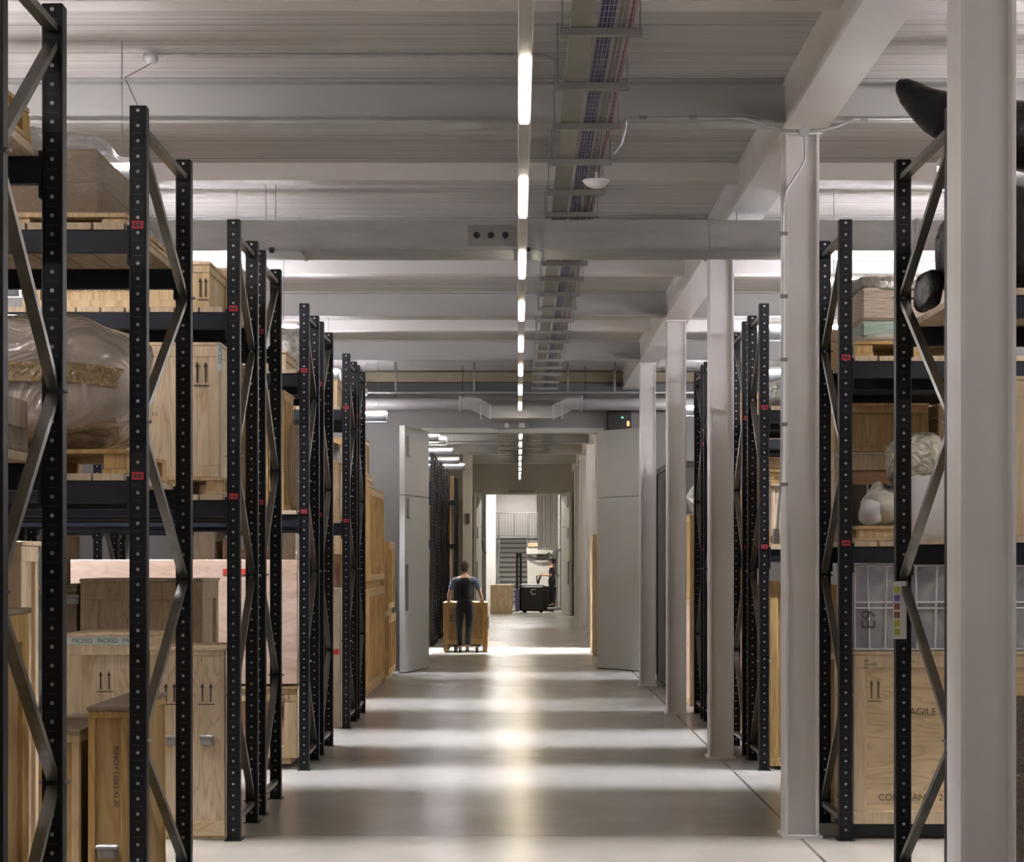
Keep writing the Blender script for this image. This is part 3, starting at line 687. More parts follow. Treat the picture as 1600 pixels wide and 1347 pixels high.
# lower shelf: sculpture wrapped in white, bubble-wrapped dome, pallet
pallet('pine pallet under the white wrapped sculpture, right lower shelf', 2.24, 2.575, YF[2]+.05, DKR2, .72, .10, 'pine')
r = thing('wrapped_sculpture', 'sculpture wrapped in white sheeting lying on the right lower shelf', 'wrapped sculpture', (2.42, YF[2]+.3, DKR2+.102))
m = MB(); m.blob((-.08, -.12, .085), (.07, .12, .085), seed=21, amp=.08, power=2.4, flat=0); m.build('wrapped_foot', 'cloth_white', r)
m = MB(); m.blob((.03, .02, .12), (.12, .2, .125), seed=22, amp=.12, power=2.3, flat=0); m.build('wrapped_body', 'tissue', r)
m = MB(); m.blob((.02, .12, .23), (.06, .1, .07), seed=23, amp=.12); m.build('wrapped_hand', 'tissue', r)
MB().box(.05, .20, -.03, .2, .27, .285).build('shelf_board', 'darkbox', r)
t = thing('wrapped_statue', 'tall statue with a yellowish bubble-wrapped dome over white sheeting', 'wrapped statue', (2.765, YF[2]+.42, DKR2))
MB().blob((0, 0, .24), (.17, .24, .26), seed=31, amp=.02, power=6, flat=0).build('white_sheeting', 'cloth_white', t)
MB().blob((-.06, 0, .545), (.21, .26, .19), seed=32, amp=.05, power=2.5).build('bubble_wrap', 'bubble', t)
crate('brown board box behind the wrapped statue, on the right lower shelf', 2.97, 3.5, YF[2]+.1, DKR2, 2.6, .6, 'pale', 'palebat', .07)
# upper shelf: film wrapped stack on pallet
pallet('yellow pallet under the film-wrapped stack, right upper shelf', 2.22, 3.05, YF[2]+.05, DKR3, .75, .10, 'yellow')
t = thing('wrapped_stack', 'stack of boards wrapped in silvery film on the right upper shelf', 'wrapped stack', (2.60, YF[2]+.40, DKR3+.102))
M['layers'] = simple('layered_boards', (.52, .42, .33), .4, .1, var=.35, vscale=9, stretch=(1, 1, 14), bump=.4, bscale=16)
M['mint'] = simple('mint_boards', (.38, .47, .40), .4, .1, var=.25, vscale=9, stretch=(1, 1, 14), bump=.4, bscale=16)
MB().box(-.33, .33, -.28, .28, .03, .14, b=.02).build('mint_layer', 'mint', t)
MB().box(-.33, .33, -.28, .28, .142, .36, b=.02).build('board_layer', 'layers', t)
MB().blob((0, 0, .385), (.36, .31, .055), seed=41, amp=.09, power=4).build('film_top', 'foil', t)
MB().blob((0, 0, .02), (.37, .32, .045), seed=42, amp=.09, power=4, flat=0).build('film_skirt', 'tissue', t)
t = thing('wooden_block', 'pine block hanging under the second right rack shelf', 'block', (2.62, YF[2]+.05, DKR3))
bpy.data.objects.remove(t)
# --- right, fourth rack
r, cx = crate('dark brown crate on top of the boxed frame, lower shelf of the fourth right rack', LX(1300, 214), 2.97, YF[3]+.05, DKR2+.66, 2.97, .72, 'yellowd', 'yellowd', .05, .012)
r, cx = crate('brown crate with a recessed dark panel on the lower shelf of the fourth right rack', LX(1300, 214), 3.0, YF[3]+.05, DKR2, DKR2+.655, .74, 'redply', 'grey_ply', .11, .03)
MB().box(-.28, .05, .02, .0285, .12, .42).build('dark_panel', 'darkbox', r); MB().box(-.12, -.11, .012, .02, .12, .42).box(.05, .06, .012, .02, .12, .42).build('strip', 'paper', r)
t, cx = crate('light pine box high behind the wrapped statue', 3.05, 3.5, YF[3]+.05, DKR2, 2.97, .5, 'pine', 'palebat', .07)
crate('yellow crate on the floor of the fourth right rack', 2.22, 3.3, YF[3]+.05, 0, 1.12, .74, 'yellow', 'pine', .09)
crate('pine crate on the upper shelf of the fourth right rack', 2.2, 2.8, YF[3]+.05, DKR3, 3.50, .74, 'pine', 'palebat', .06)
# --- right, fifth and sixth racks
crate('tall yellow upright crate standing in the fifth right rack', LX(1200, 177.5), LX(1240, 177.5), YF[4]+.05, .03, 1.64, .7, 'yellowd', 'yellow', .07, lid=True)
crate('crate with slatted top right of the tall upright crate', LX(1243, 177.5), 3.2, YF[4]+.05, .0, .95, .7, 'pine', 'palebat', .07)
pallet('pallet on the lower shelf of the fifth right rack', 2.21, 2.9, YF[4]+.05, DKR2, .72, .10, 'yellow')
r, cx = crate('bright plywood crate on the pallet, lower shelf of the fifth right rack', LX(1202, 177.5), 2.9, YF[4]+.06, DKR2+.102, 2.50, .68, 'pale', 'palebat', .03, .006)
MB().box(-.24, -.14, -.004, .0, .02, .14, b=.003).build('clip_box', 'galv_dull', r)
crate('small pine box on the bright plywood crate, fifth right rack', LX(1202, 177.5), 2.7, YF[4]+.1, 2.503, 2.62, .6, 'pine', 'yellow', .03, .01)
wrapped('wrapped_bundle', 'dark foil bundle on the upper shelf of the fifth right rack', 'wrapped bundle', (2.5, YF[4]+.42, DKR3+.14), (.28, .33, .14), 'foil', seed=51)
crate('brown crate on the floor of the sixth right rack', 2.22, 3.0, YF[5]+.05, 0, 1.6, .78, 'redply', 'yellow', .08)
crate('pine crate on the lower shelf of the sixth right rack', 2.22, 3.0, YF[5]+.05, DKR2, 2.8, .78, 'pine', 'pine', .08)
# --- right, seventh and eighth racks
crate('orange-brown crate on the floor of the seventh right rack', LX(1110-33, 142), 2.9, YF[6]+.05, 0, 1.30, .7, 'pinkply', 'pine', .06) if False else None
crate('orange-brown crate on the floor of the seventh right rack', 2.21, 2.9, YF[6]+.05, 0, 1.30, .7, 'pinkply', 'pine', .06)
crate('yellow crate on the lower shelf of the seventh right rack', 2.21, 2.9, YF[6]+.05, DKR2, 2.6, .7, 'yellowd', 'yellow', .06)
crate('lower pine crate of the stack past the last right rack', 2.15, 3.0, 22.8, 0, 1.34, .8, 'pinkply', 'pine', .07)
crate('upper yellow crate of the stack past the last right rack', 2.15, 3.0, 22.8, 1.345, 2.40, .8, 'yellowd', 'yellow', .07)
wrapped('wrapped_bundle', 'round silver-wrapped object on top of the stack past the last right rack', 'wrapped bundle', (2.30, 23.0, 2.402+.19), (.17, .17, .19), 'foil', seed=52, power=2.)
crate('yellow crate on the lower shelf of the eighth right rack', 2.21, 2.9, YF[7]+.05, DKR2, 2.35, .7, 'yellowd', 'yellow', .06)
crate('pine crate on the floor of the eighth right rack', 2.21, 2.9, YF[7]+.05, 0, 1.40, .7, 'pinkply', 'pine', .06)
crate('yellow crate on the upper shelf of the eighth right rack', 2.21, 2.9, YF[7]+.05, DKR3, 3.75, .7, 'yellowd', 'yellow', .06)
crate('tall dark crate at the end of the right row near the door wall', 2.12, 3.2, 25.3, 0, 3.2, 2.6, 'darkbox', 'black', .06)
# coloured sheet on the rack upright
t = thing('index_sheet', 'white sheet with coloured squares fixed to the right rack upright', 'sign', (LX(1403.5, 281), YB[1]-PD-.012-.62, Zp(998, 281)))
t.location.y = YB[1]-PD-.012
t.location.y = YB[1]-.115
MB().box(-.037, .037, -.003, 0, 0, .32).build('sheet', 'paper', t)
for k, mt in enumerate(('yellow_lbl', 'yellow_lbl', 'brown_lbl', 'brown_lbl', 'violet_lbl', 'yellow_lbl')):
    o = MB().box(-.031, -.001, -.0045, -.003, .022+k*.047, .056+k*.047).build('colour_square', mt, t)

# ------------------------------------------------------------------ ceiling services
# central light line
ST_X, ST_Z = .036, 4.25
def light_line(label, x, ya, yb, starts, z=ST_Z, L=1.24, wx=.035, dm='strip'):
    r = thing('light_trunking', label, 'light line', (x, 0, z), 0)
    MB().box(-wx, wx, ya, yb, .0, .055, b=.004).build('trunking', 'fit', r)
    for s0 in starts: MB().box(-.025, .025, s0, s0+L, -.022, -.001, b=.004).build('diffuser', dm, r)
    y = ya+.8
    while y < yb:
        MB().tube([(0, y, .055), (0, y, CZ-z)], .003, n=5).build('hanger_wire', 'galv_dull', r); y += 2.77
    return r
sts = [8.76+2.77*k for k in range(-4, 8)]
light_line('continuous white light line with lit segments above the middle of the aisle', ST_X, -3, 29.52, [s for s in sts if s+1.3 < 29.55])
light_line('light line with small lit segments in the room beyond the doors', .06, W1+.4, W2-.4, [W1+.7+2.77*k for k in range(10)], z=4.37, dm='strip_far')
# aisle lamps
def tube_lamp(label, x0, x1, y, z=4.25, group='tube lamps over the side aisles', lens='downlight', tub='tube'):
    r = thing('tube_lamp', label, 'lamp', ((x0+x1)/2, y, z), 0, group); L = (x1-x0)/2
    MB().box(-L, L, -.043, .043, .03, .075, b=.006).build('fitting', 'fit', r)
    MB().box(-L+.02, L-.02, -.010, .010, .018, .0299).build('lens', lens, r) if lens else None
    for sy in (-1, 1):
        MB().box(-L, L, sy*.030-.002, sy*.030+.002, -.12, .03).build('louvre', 'louvre', r)
        MB().box(-L+.03, L-.03, *sorted((sy*.0325, sy*.046)), .006, .024, b=.003).build('tube', tub, r)
    for sx in (-1, 1): MB().tube([(sx*L*.8, 0, .075), (sx*L*.8, 0, CZ-z)], .003, n=5).build('hanger_wire', 'galv_dull', r)
    return r
aisles = [((YB[0]+YF[1])/2, 'first'), ((YB[1]+YF[2])/2-.02, 'second'), (15.58, 'third'), (18.7, 'fourth'), ((YB[7]+24.2)/2+.1, 'fifth')]
aisles.insert(0, (4.2, 'rearmost'))
for y, nm in aisles:
    for sd, sgn, xs in (('left', -1, 2.25), ('right', 1, 2.55)):
        for k in range(3):
            a = sgn*(xs+k*2.0+(.45 if nm == 'first' else 0)); b = a+sgn*1.5
            where = ('inner end', 'middle', 'outer end')[k]
            tube_lamp('tube lamp at the %s of the %s side aisle on the %s' % (where, nm, sd), min(a, b), max(a, b), y, 4.20, **(dict(lens='downlight_soft', tub='tube_dim') if y < 12 else {}))
tube_lamp('tube lamp in front of the grey wall at left', -3.5, -2.07, 28.9, 4.13)
tube_lamp('tube lamp by the door wall at right', 2.4, 3.9, 28.6, 4.2)
for i, (y, xr) in enumerate(((35.9, -1.55), (36.8, -1.44), (40.7, -1.44), (44.4, -1.42), (47.2, -1.36))):
    tube_lamp('%s tube lamp in the room beyond, at left of the light line' % ORD[i], xr-1.3, xr, y, 4.25, 'tube lamps in the room beyond', lens='downlight_strong' if i < 2 else None, tub='tube_dim')
    tube_lamp('%s unseen fill tube lamp in the room beyond, right of the columns' % ORD[i], 2.3, 3.6, y, 4.25, 'tube lamps in the room beyond', lens='downlight_strong' if i < 2 else None, tub='tube_dim')  # hidden row added to brighten the far room

# cable trays on brackets
def tray_run(label, ys, x0=.221, zb=4.59, kind=0):
    r = thing('cable_tray', label, 'cable tray', (x0, 0, zb))
    ys = [y+.26 if any(abs(y-(d-.02)) < .15 for d in COLS) or any(abs(y-d) < .15 for d in RIBS) else y for y in ys]
    y0, y1 = ys[0]-.5, ys[-1]+.4
    for y in ys:
        b = MB().box(0, .434, y-.02, y+.02, 0, .042, b=.003).build('bracket', 'galv_dull', r)
        MB().tube([(.012, y, .04), (.012, y, CZ-zb)], .004, n=5).tube([(.422, y, .04), (.422, y, CZ-zb)], .004, n=5).build('threaded_rod', 'galv_dull', b)
    m = MB().box(.055, .175, y0, y1, .043, .048); m.box(.055, .058, y0, y1, .048, .09); m.box(.172, .175, y0, y1, .048, .09)
    m.build('solid_tray', 'trayplate', r)
    for xa, xb, mt, nc in ((.20, .285, 'cable_blue', 9), (.295, .345, 'cable_grey', 5), (.355, .385, 'cable_red', 3)):
        g = MB(); y = y0
        for k in range(5 if xb-xa > .06 else 3):
            n = (5 if xb-xa > .06 else 3); xx = xa+(xb-xa)*k/(n-1); g.box(xx-.0015, xx+.0015, y0, y1, .044, .047)
        for xx in (xa, xb): g.box(xx-.0015, xx+.0015, y0, y1, .075, .078)
        while y < y1:
            g.box(xa, xb, y, y+.003, .047, .050); g.box(xa-.0015, xa+.0015, y, y+.003, .047, .078); g.box(xb-.0015, xb+.0015, y, y+.003, .047, .078); y += .10
        g.build('wire_basket', 'galv', r)
        rnd = random.Random(nc)
        c = MB()
        for k in range(nc):
            xx = xa+.01+(xb-xa-.02)*(k/(max(1, nc-1))); pts = []
            y = y0
            while y < y1+.01: pts.append((xx+rnd.uniform(-.006, .006), y, .058+rnd.uniform(0, .012))); y += .5
            c.tube(pts, .006, n=5)
        c.build('cable', mt, r)
    return r
ys1 = [9.58-1.07*k for k in range(12, 0, -1) if 9.58-1.07*k > 5] + [9.58, 10.68, 11.68, 12.72, 13.78]
ys2 = [14.52+.0] 
tray_run('cable tray with violet and red cables hanging from the ceiling right of the light line', ys1 + [14.42] + [15.6, 17.1, 18.05, 19.1, 20.2, 21.2, 22.3, 23.3, 24.4, 25.5, 26.5, 27.4, 28.6, 29.7])
tray_run('cable tray on the right in the room beyond the doors', [32+1.1*k for k in range(17)], .19, 4.60)
tray_run('cable tray on the left in the room beyond the doors', [32+1.1*k for k in range(17)], -.50, 4.60)

# rectangular duct crossing the hall
r = thing('air_duct', 'rectangular galvanised air duct crossing below the beams', 'air duct', (0, 14.62, 4.315))
m = MB().box(-11.9, 11.9, 0, .45, 0, .245, b=.003)
m.build('duct_body', 'duct', r)
for x in (-10.2, -8.3, -6.4, -4.6, -2.9, -1.75, .18, 1.55, 3.2, 5.0, 6.8):
    MB().box(x-.012, x+.012, -.012, .462, -.012, .257).build('duct_flange', 'duct', r)
g = MB().box(-.40, -.01, -.006, -.0005, .035, .205); g.build('grille_plate', 'galv_dull', r)
for k in range(3):
    x = -.33+k*.115
    MB().tube([(x, -.03, .12), (x, -.0065, .12)], .025, n=12).build('nozzle', 'black', r)
for x in (-2.05, -1.97, 1.78):
    MB().tube([(x, .22, .245), (x, .22, CZ-4.315)], .004, n=5).build('hanger_rod', 'galv_dull', r)
MB().box(-1.99, -1.95, -.03, 0, -.02, .02).build('clamp', 'black', r)
MB().box(.02+.05, .05+.05, -.03, 0, -.01, .02).build('clamp', 'black', r)

# dome under the tray
t = thing('ceiling_dome', 'round white dome fitting hanging under the cable tray', 'dome fitting', (.555, 12.9, 4.52))
MB().lathe([(.0, -.055), (.03, -.054), (.065, -.04), (.09, -.015), (.10, 0), (.0, .002)], n=28).build('dome', 'white_plastic', t)
MB().tube([(0, 0, 0), (0, 0, .06)], .01, n=6).build('stem', 'white_plastic', t)

# conduits
def conduit(label, pts, r=.011, clips=(), box=None, mat='galv', cat='conduit'):
    o = thing('conduit', label, cat, pts[0])
    p0 = Vector(pts[0]); MB().tube([Vector(p)-p0 for p in pts], r, n=8).build('pipe', mat, o)
    for c in clips: c0 = Vector(c)-p0; MB().box(c0.x-.025, c0.x+.025, c0.y-.012, c0.y+.012, c0.z-.012, c0.z+.012, b=.002).build('clip', 'galv_dull', o)
    return o
ds = 10.35; zc = Zp(86, F/ds)   # along the ceiling, far side of the nearest bay
zc = CZ - .03; s_ = (HY-86)/(zc-EYE); ds = F/s_
xa, xb = Xp(236, s_), Xp(850, s_)
pts = [(xa, ds, zc), (xb-.08, ds, zc), (xb, ds+.02, zc), (xb+.05, ds+.08, zc-.0), (xb+.075, ds+.2, zc), (xb+.075, 11.85, zc)]
conduit('thin conduit looping across the ceiling to the cable tray', pts)
t = thing('smoke_detector', 'round detector at the end of the ceiling conduit at top left', 'detector', (xa, ds, zc-.02))
MB().lathe([(0, -.03), (.03, -.03), (.045, -.01), (.045, .02), (0, .02)], n=20).build('body', 'white_plastic', t)
MB().tube([(0, 0, -.03), (.03, -.35, -.15), (.01, -.8, -.33), (-1.862-xa, YF[1]+.03-ds, 4.06-zc+.02)], .003, n=5).build('wire', 'galv_dull', t)
yc = 11.62
def cp(px, py, y=yc): s = F/y; return (Xp(px, s), y, Zp(py, s))
conduit('conduit running along the beam from the tray to the column head', [cp(958, 240), cp(970, 225), cp(976, 205), cp(978, 187), cp(990, 185), cp(1165, 185), cp(1195, 197), cp(1225, 204), cp(1255, 205)], clips=[cp(1005, 184), cp(1083, 184)])
conduit('conduit running along the beam from the column head to the right', [cp(1257, 205), cp(1290, 203), cp(1310, 197), cp(1335, 186), cp(1600, 185)], clips=[cp(1350, 186), cp(1433, 186)])
yv = 11.99
def cv(px, py): return cp(px, py, yv)
conduit('conduit bending down the side of the second column', [cv(1257, 207), cv(1258, 250), cv(1250, 265), cv(1228, 298), cv(1224, 320), cv(1222, 500), cv(1221, 720), cv(1218, 780), cv(1214, 835)], r=.008, clips=[cv(1225, p) for p in (365, 463, 562, 663, 757)])
t = thing('junction_box', 'small round junction box on the head of the second column', 'junction box', cp(1257, 205, 11.60)); MB().tube([(0, -.02, 0), (0, .02, 0)], .035, n=16).build('body', 'galv', t)
t = thing('socket_box', 'small grey socket box at the foot of the conduit on the second column', 'socket', (Xp(1213, 238), 11.96, Zp(850, 238)))
MB().box(-.02, .02, 0, .06, 0, .10, b=.004).build('body', 'galv_dull', t)

# round duct and pipes in front of the door wall
r = thing('round_duct', 'round duct before the door wall, dipping under the cable tray', 'air duct', (0, 29.75, 4.36))
MB().tube([(-11.5, 0, 0), (-.95, 0, 0)], .10, n=16).build('pipe_section', 'duct', r)
MB().tube([(1.05, 0, 0), (11.5, 0, 0)], .10, n=16).build('pipe_section', 'duct', r)
m = MB(); po = [(-.92, .10), (-.92, -.10), (-.75, -.10), (-.48, -.24), (.62, -.24), (.88, -.10), (1.02, -.10), (1.02, .10), (.80, .10), (.55, -.04), (-.40, -.04), (-.66, .10)]
n = len(po); vs = [(x, -.14, z) for x, z in po] + [(x, .14, z) for x, z in po]
m.add(vs, [(0, 1, 2, 11), (2, 3, 10, 11), (3, 4, 9, 10), (4, 5, 8, 9), (5, 6, 7, 8)] + [(n+11, n+2, n+1, n), (n+11, n+10, n+3, n+2), (n+10, n+9, n+4, n+3), (n+9, n+8, n+5, n+4), (n+8, n+7, n+6, n+5)] + [(i, i+n, (i+1) % n+n, (i+1) % n) for i in range(n)])
m.build('offset_section', 'duct', r)
for x in (-.94, -.60, -.45, .58, .72, 1.04): MB().box(x-.012, x+.012, -.15, .15, -.255 if abs(x) < .8 else -.12, -.02 if abs(x) < .8 else .12).build('flange', 'galv', r)
for x in (-2.0, -.9, 1.1, 2.1): MB().tube([(x, 0, .10), (x, 0, CZ-4.36)], .006, n=6).build('hanger_rod', 'black', r)
r = thing('sprinkler_pipe', 'thin water pipe running across in front of the door wall', 'pipe', (0, 29.2, 4.50))
MB().tube([(-11.5, 0, 0), (11.5, 0, 0)], .02, n=8).build('pipe', 'galv_dull', r)
for x in (-1.95, -.70, .8, 1.55): MB().tube([(x, 0, .02), (x, 0, CZ-4.5)], .02, n=6).build('drop_pipe', 'galv_dull', r)
t = thing('bulkhead_lamp', 'white oval lamp on a curved cable near the end of the left racks', 'lamp', (-2.32, 27.0, 4.27))
MB().box(-.12, .10, -.05, .05, 0, .09, b=.02).build('housing', 'fit', t); MB().box(-.10, .08, -.03, .03, -.012, -.001).build('lens', 'strip', t)
MB().tube([(.05, 0, .09), (.08, 0, .17), (-.02, 0, .25), (.04, 0, .33), (.10, 0, .50), (.09, 0, CZ-4.27)], .006, n=6).build('cable', 'fit', t)

# ------------------------------------------------------------------ panel by the right leaf
t = thing('framed_board', 'tall pale board with a timber edge leaning by the right door leaf', 'board', (Xp(930, 82), 34.6, 0))
MB().box(-.05, .06, 0, .9, .02, 2.27, b=.004).build('board', 'pine', t)
for y in (-.04, .9): MB().box(-.06, .07, y, y+.04, 0, 2.30, b=.004).build('edge_batten', 'palebat', t)

# ------------------------------------------------------------------ room beyond: racks, pillar, crates
for i, y0 in enumerate((38.3, 39.3, 41.7, 42.7, 45.2, 46.2)):
    rack('L', i, y0/F*1e3, (y0+.9)/F*1e3, i % 2 == 1, 1, lab='%s rack of the row in the room beyond, on the left' % ORD[i], simple_far=True, x0=-1.80)
    crate('crate on the floor of the %s rack in the room beyond' % ORD[i], -3.2, -1.9, y0+.1, 0, 1.7, .7, 'grey_ply', 'pine', .09)
rack('L', 6, 50.6/F*1e3, 51.5/F*1e3, False, 1, lab='last rack in the room beyond, holding yellow crates', simple_far=True, x0=-1.72)
crate('yellow crate on the upper shelf of the last rack in the room beyond', -2.7, -1.80, 50.7, DKL3, 4.15, .7, 'yellow', 'yellow', .07)
crate('yellow crate on the lower shelf of the last rack in the room beyond', -2.7, -1.86, 50.7, DKL2, 3.25, .7, 'yellow', 'yellow', .07, mids=(.2,))
crate('white panel crate on the floor of the last rack in the room beyond', -2.7, -1.80, 50.7, 0, 2.05, .7, 'creamply', 'creamply', .02)
t = thing('square_pillar', 'square white pillar left of the far doorway', 'pillar', (-1.47, 53.2, 0)); MB().box(-.14, .14, 0, .3, 0, CZ-.001, b=.006).build('shaft', 'white', t)
MB().box(-.05, .07, -.08, 0, 2.85, 3.15, b=.01).build('wall_unit', 'darkbox', t)
t = thing('square_pillar', 'second white pillar beside the far doorway', 'pillar', (-1.52, 57.6, 0)); MB().box(-.10, .06, 0, .3, 0, CZ-.001, b=.006).build('shaft', 'white', t)

# ------------------------------------------------------------------ loading bay beyond the far doorway
t = thing('bay_pillar', 'bright white pillar inside the loading bay', 'pillar', (Xp(767, 44.5), 64, 0)); MB().box(-.17, .17, 0, .35, 0, CZ-.001, b=.01).build('shaft', 'white', t)
t = thing('vent_hose', 'dark hose on a frame at the left of the loading bay', 'hose', (Xp(752, 46.5), 61.6, 0))
MB().box(-.14, -.08, 0, .05, 0, 3.9).box(-.14, .14, 0, .05, 3.4, 3.46).build('frame', 'galv_dull', t)
MB().tube([(.02, -.06, 3.9), (0, -.08, 3.2), (.01, -.1, 2.5), (.08, -.1, 2.1), (.14, -.1, 2.0)], .035, n=8).build('tube', 'rubber', t)
# stairs
r = thing('steel_stair', 'grey steel staircase rising to a landing in the loading bay', 'staircase', (Xp(802, 40), F/40.5, 0))
ns = 14
for k in range(ns):
    z = .19*(k+1)
    tr = MB().box(-.54, .54, k*.26, k*.26+.28, z-.035, z).build('tread', 'stair', r)
    MB().box(-.54, .54, k*.26-.004, k*.26+.012, z-.05, z+.002).build('nosing', 'stair_nose', tr); MB().box(-.54, .54, k*.26+.02, k*.26+.03, z-.19, z-.036).build('riser', 'riser', tr)
for sx in (-1, 1):
    MB().bar((sx*.58, -.1, .1), (sx*.58, ns*.26, .19*ns+.05), .05, .25).build('stringer', 'galv_dull', r)
    MB().tube([(sx*.58, 0, 1.1), (sx*.58, ns*.26, .19*ns+1.0)], .02, n=6).build('handrail', 'galv_dull', r)
MB().box(-1.1, 1.1, ns*.26, ns*.26+1.4, .19*ns-.08, .19*ns).build('landing', 'riser', r)
rl = MB(); zt = .19*ns
for z in (zt+1.05, zt+.1): rl.tube([(-.95, ns*.26+1.2, z), (1.0, ns*.26+1.2, z)], .02, n=6)
for k in range(17): rl.tube([(-.95+k*.122, ns*.26+1.2, zt+.1), (-.95+k*.122, ns*.26+1.2, zt+1.05)], .010 if k % 8 else .025, n=6)
rl.build('railing', 'galv_dull', r)
# bay partition, strip curtain, shelf and rail
struct('wall_bay', MB().box(-1.35, .80, 76.2, 76.35, 0, CZ), 'wall_light')
t = thing('strip_curtain', 'grey ribbed curtain hanging over the loading dock door', 'curtain', (Xp(858, 42), 68, 2.15))
m = MB()
for k in range(9): m.box(-.42+k*.095, -.42+k*.095+.08, (k % 2)*.03, (k % 2)*.03+.03, 0, CZ-2.15-.01)
m.build('curtain_strip', 'curtain', t)
t = thing('sliding_post', 'pale vertical door rail at the right of the loading bay', 'door rail', (Xp(874, 44), 65.5, 0)); MB().box(-.03, .03, 0, .06, 0, 4.6).build('rail', 'galv', t)
MB().box(-.16, .1, -.04, 0, 2.1, 2.18).build('bracket', 'darkbox', t); MB().tube([(.0, -.06, 1.2), (-.12, -.07, 1.3), (-.14, -.07, 1.7), (-.04, -.06, 2.1)], .02, n=6).build('hose', 'rubber', t)
t = thing('wall_bench', 'pale bench unit with a black sagging cable on the bay wall', 'wall unit', (Xp(842, 42), 69.5, 0))
MB().box(-.42, .52, .1, .5, 0, 1.75, b=.01).build('cupboard', 'wall_light', t); MB().box(-.45, .55, .05, .52, 2.0, 2.25, b=.01).build('shelf', 'wall_light', t)
MB().box(-.40, .0, .0, .1, 2.28, 2.42, b=.01).build('carton', 'pine', t)
MB().tube([(-.42, 0, 1.93), (-.1, -.02, 1.84), (.2, -.02, 1.86), (.42, 0, 2.05)], .035, n=8).build('cable', 'rubber', t)
t = thing('wall_bench', 'x', 'x'); bpy.data.objects.remove(t)
crate('lower pale crate in the far doorway', Xp(766, 47), Xp(801, 47), 60.65, 0, .62, .7, 'pale', 'palebat', .05, .01)
r, cx = crate('upper pale crate stacked in the far doorway', Xp(766, 47), Xp(801, 47), 60.66, .623, .96, .7, 'pale', 'palebat', .05, .01)
# pallet truck
r = thing('pallet_truck', 'black electric pallet truck with a mast and a step platform', 'pallet truck', (Xp(834, 46.5), 61.3, 0))
m = MB(); m.box(-.46, .34, 0, .75, .06, .92, b=.05); m.build('body', 'black', r)
MB().bar((.34, .37, .06), (.42, .37, .90), .7, .12, up=(0, 1, 0)).build('rear_cowl', 'black', r)
MB().box(-.46, .34, .1, .65, .92, .97, b=.02).build('top_cover', 'galv_dull', r)
for x in (-.56, -.44): MB().box(x-.04, x+.04, .25, .37, .08, 2.02, b=.008).build('mast_rail', 'black', r)
MB().box(-.60, -.40, .28, .34, 1.9, 2.0).box(-.60, -.40, .28, .34, 1.2, 1.26).build('mast_crossbar', 'black', r)
MB().box(-.62, -.48, -.02, .2, .07, .80, b=.01).build('fork_carriage', 'truck_blue', r)
for y in (.1, .5): MB().box(-1.35, -.5, y, y+.14, .05, .10, b=.008).build('fork', 'galv_dull', r)
for x, y in ((-.3, .1), (-.3, .65), (.25, .37)): MB().tube([(x, y-.04, .07), (x, y+.04, .07)], .07, n=14).build('wheel', 'rubber', r)
MB().tube([(.15, .37, .92), (.18, .36, 1.12), (.24, .35, 1.24)], .035, n=8).tube([(.24, .25, 1.24), (.26, .45, 1.24)], .02, n=8).tube([(.15, .3, 1.26), (.10, .3, 1.22), (.12, .34, 1.0)], .02, n=8).build('tiller', 'black', r)
MB().box(.44, 1.0, .05, .70, .10, .19, b=.02).build('platform', 'galv_dull', r)
text(r, 'C', (-.12, -.003, .62), .28, 'paper')

# ------------------------------------------------------------------ people
def skin_obj(name, chains, mat, parent, sub=2, root=0):
    """chains: list of polylines [(key, (x,y,z), (rx,ry))...]; equal keys are shared joints"""
    idx, vs, rad, ed = {}, [], [], []
    for ch in chains:
        prev = None
        for key, p, r in ch:
            if key not in idx: idx[key] = len(vs); vs.append(p); rad.append(r)
            i = idx[key]
            if prev is not None and (prev, i) not in ed: ed.append((prev, i))
            prev = i
    me = bpy.data.meshes.new(name); me.from_pydata(vs, ed, []); me.materials.append(M[mat])
    o = link(name, me, parent); md = o.modifiers.new('Skin', 'SKIN'); md.use_smooth_shade = True; md.branch_smoothing = .4
    sk = me.skin_vertices[0].data
    for i, r in enumerate(rad):
        sk[i].radius = r if isinstance(r, tuple) else (r, r); sk[i].use_root = (i == root)
    sb = o.modifiers.new('Sub', 'SUBSURF'); sb.levels = sub; sb.render_levels = sub
    return o
def L(a, b, t): return tuple(a[i]+(b[i]-a[i])*t for i in range(3))
def hand(pre, wr, tip_dir, side, palm_n):
    """five separate curled fingers; tip_dir: finger direction, side: toward the thumb, palm_n: curl direction"""
    T, Sd, N = Vector(tip_dir).normalized(), Vector(side).normalized(), Vector(palm_n).normalized(); w = Vector(wr)
    ch = []; pc = w + T*.045
    for k, (off, ln) in enumerate(((.03, .07), (.010, .078), (-.010, .072), (-.03, .058))):
        b = w + T*.085 + Sd*off
        ch.append([(pre+'w', tuple(w), (.028, .020)), (pre+'p', tuple(pc), (.036, .016)), (pre+'k%d' % k, tuple(b), .0105), (pre+'m%d' % k, tuple(b+T*ln*.45+N*ln*.25), .009), (pre+'t%d' % k, tuple(b+T*ln*.62+N*ln*.70), .0075)])
    b = w + T*.03 + Sd*.035
    ch.append([(pre+'p', tuple(pc), (.036, .016)), (pre+'h1', tuple(b+Sd*.012), .011), (pre+'h2', tuple(b+Sd*.03+T*.03+N*.01), .010), (pre+'h3', tuple(b+Sd*.03+T*.055+N*.03), .008)])
    return ch
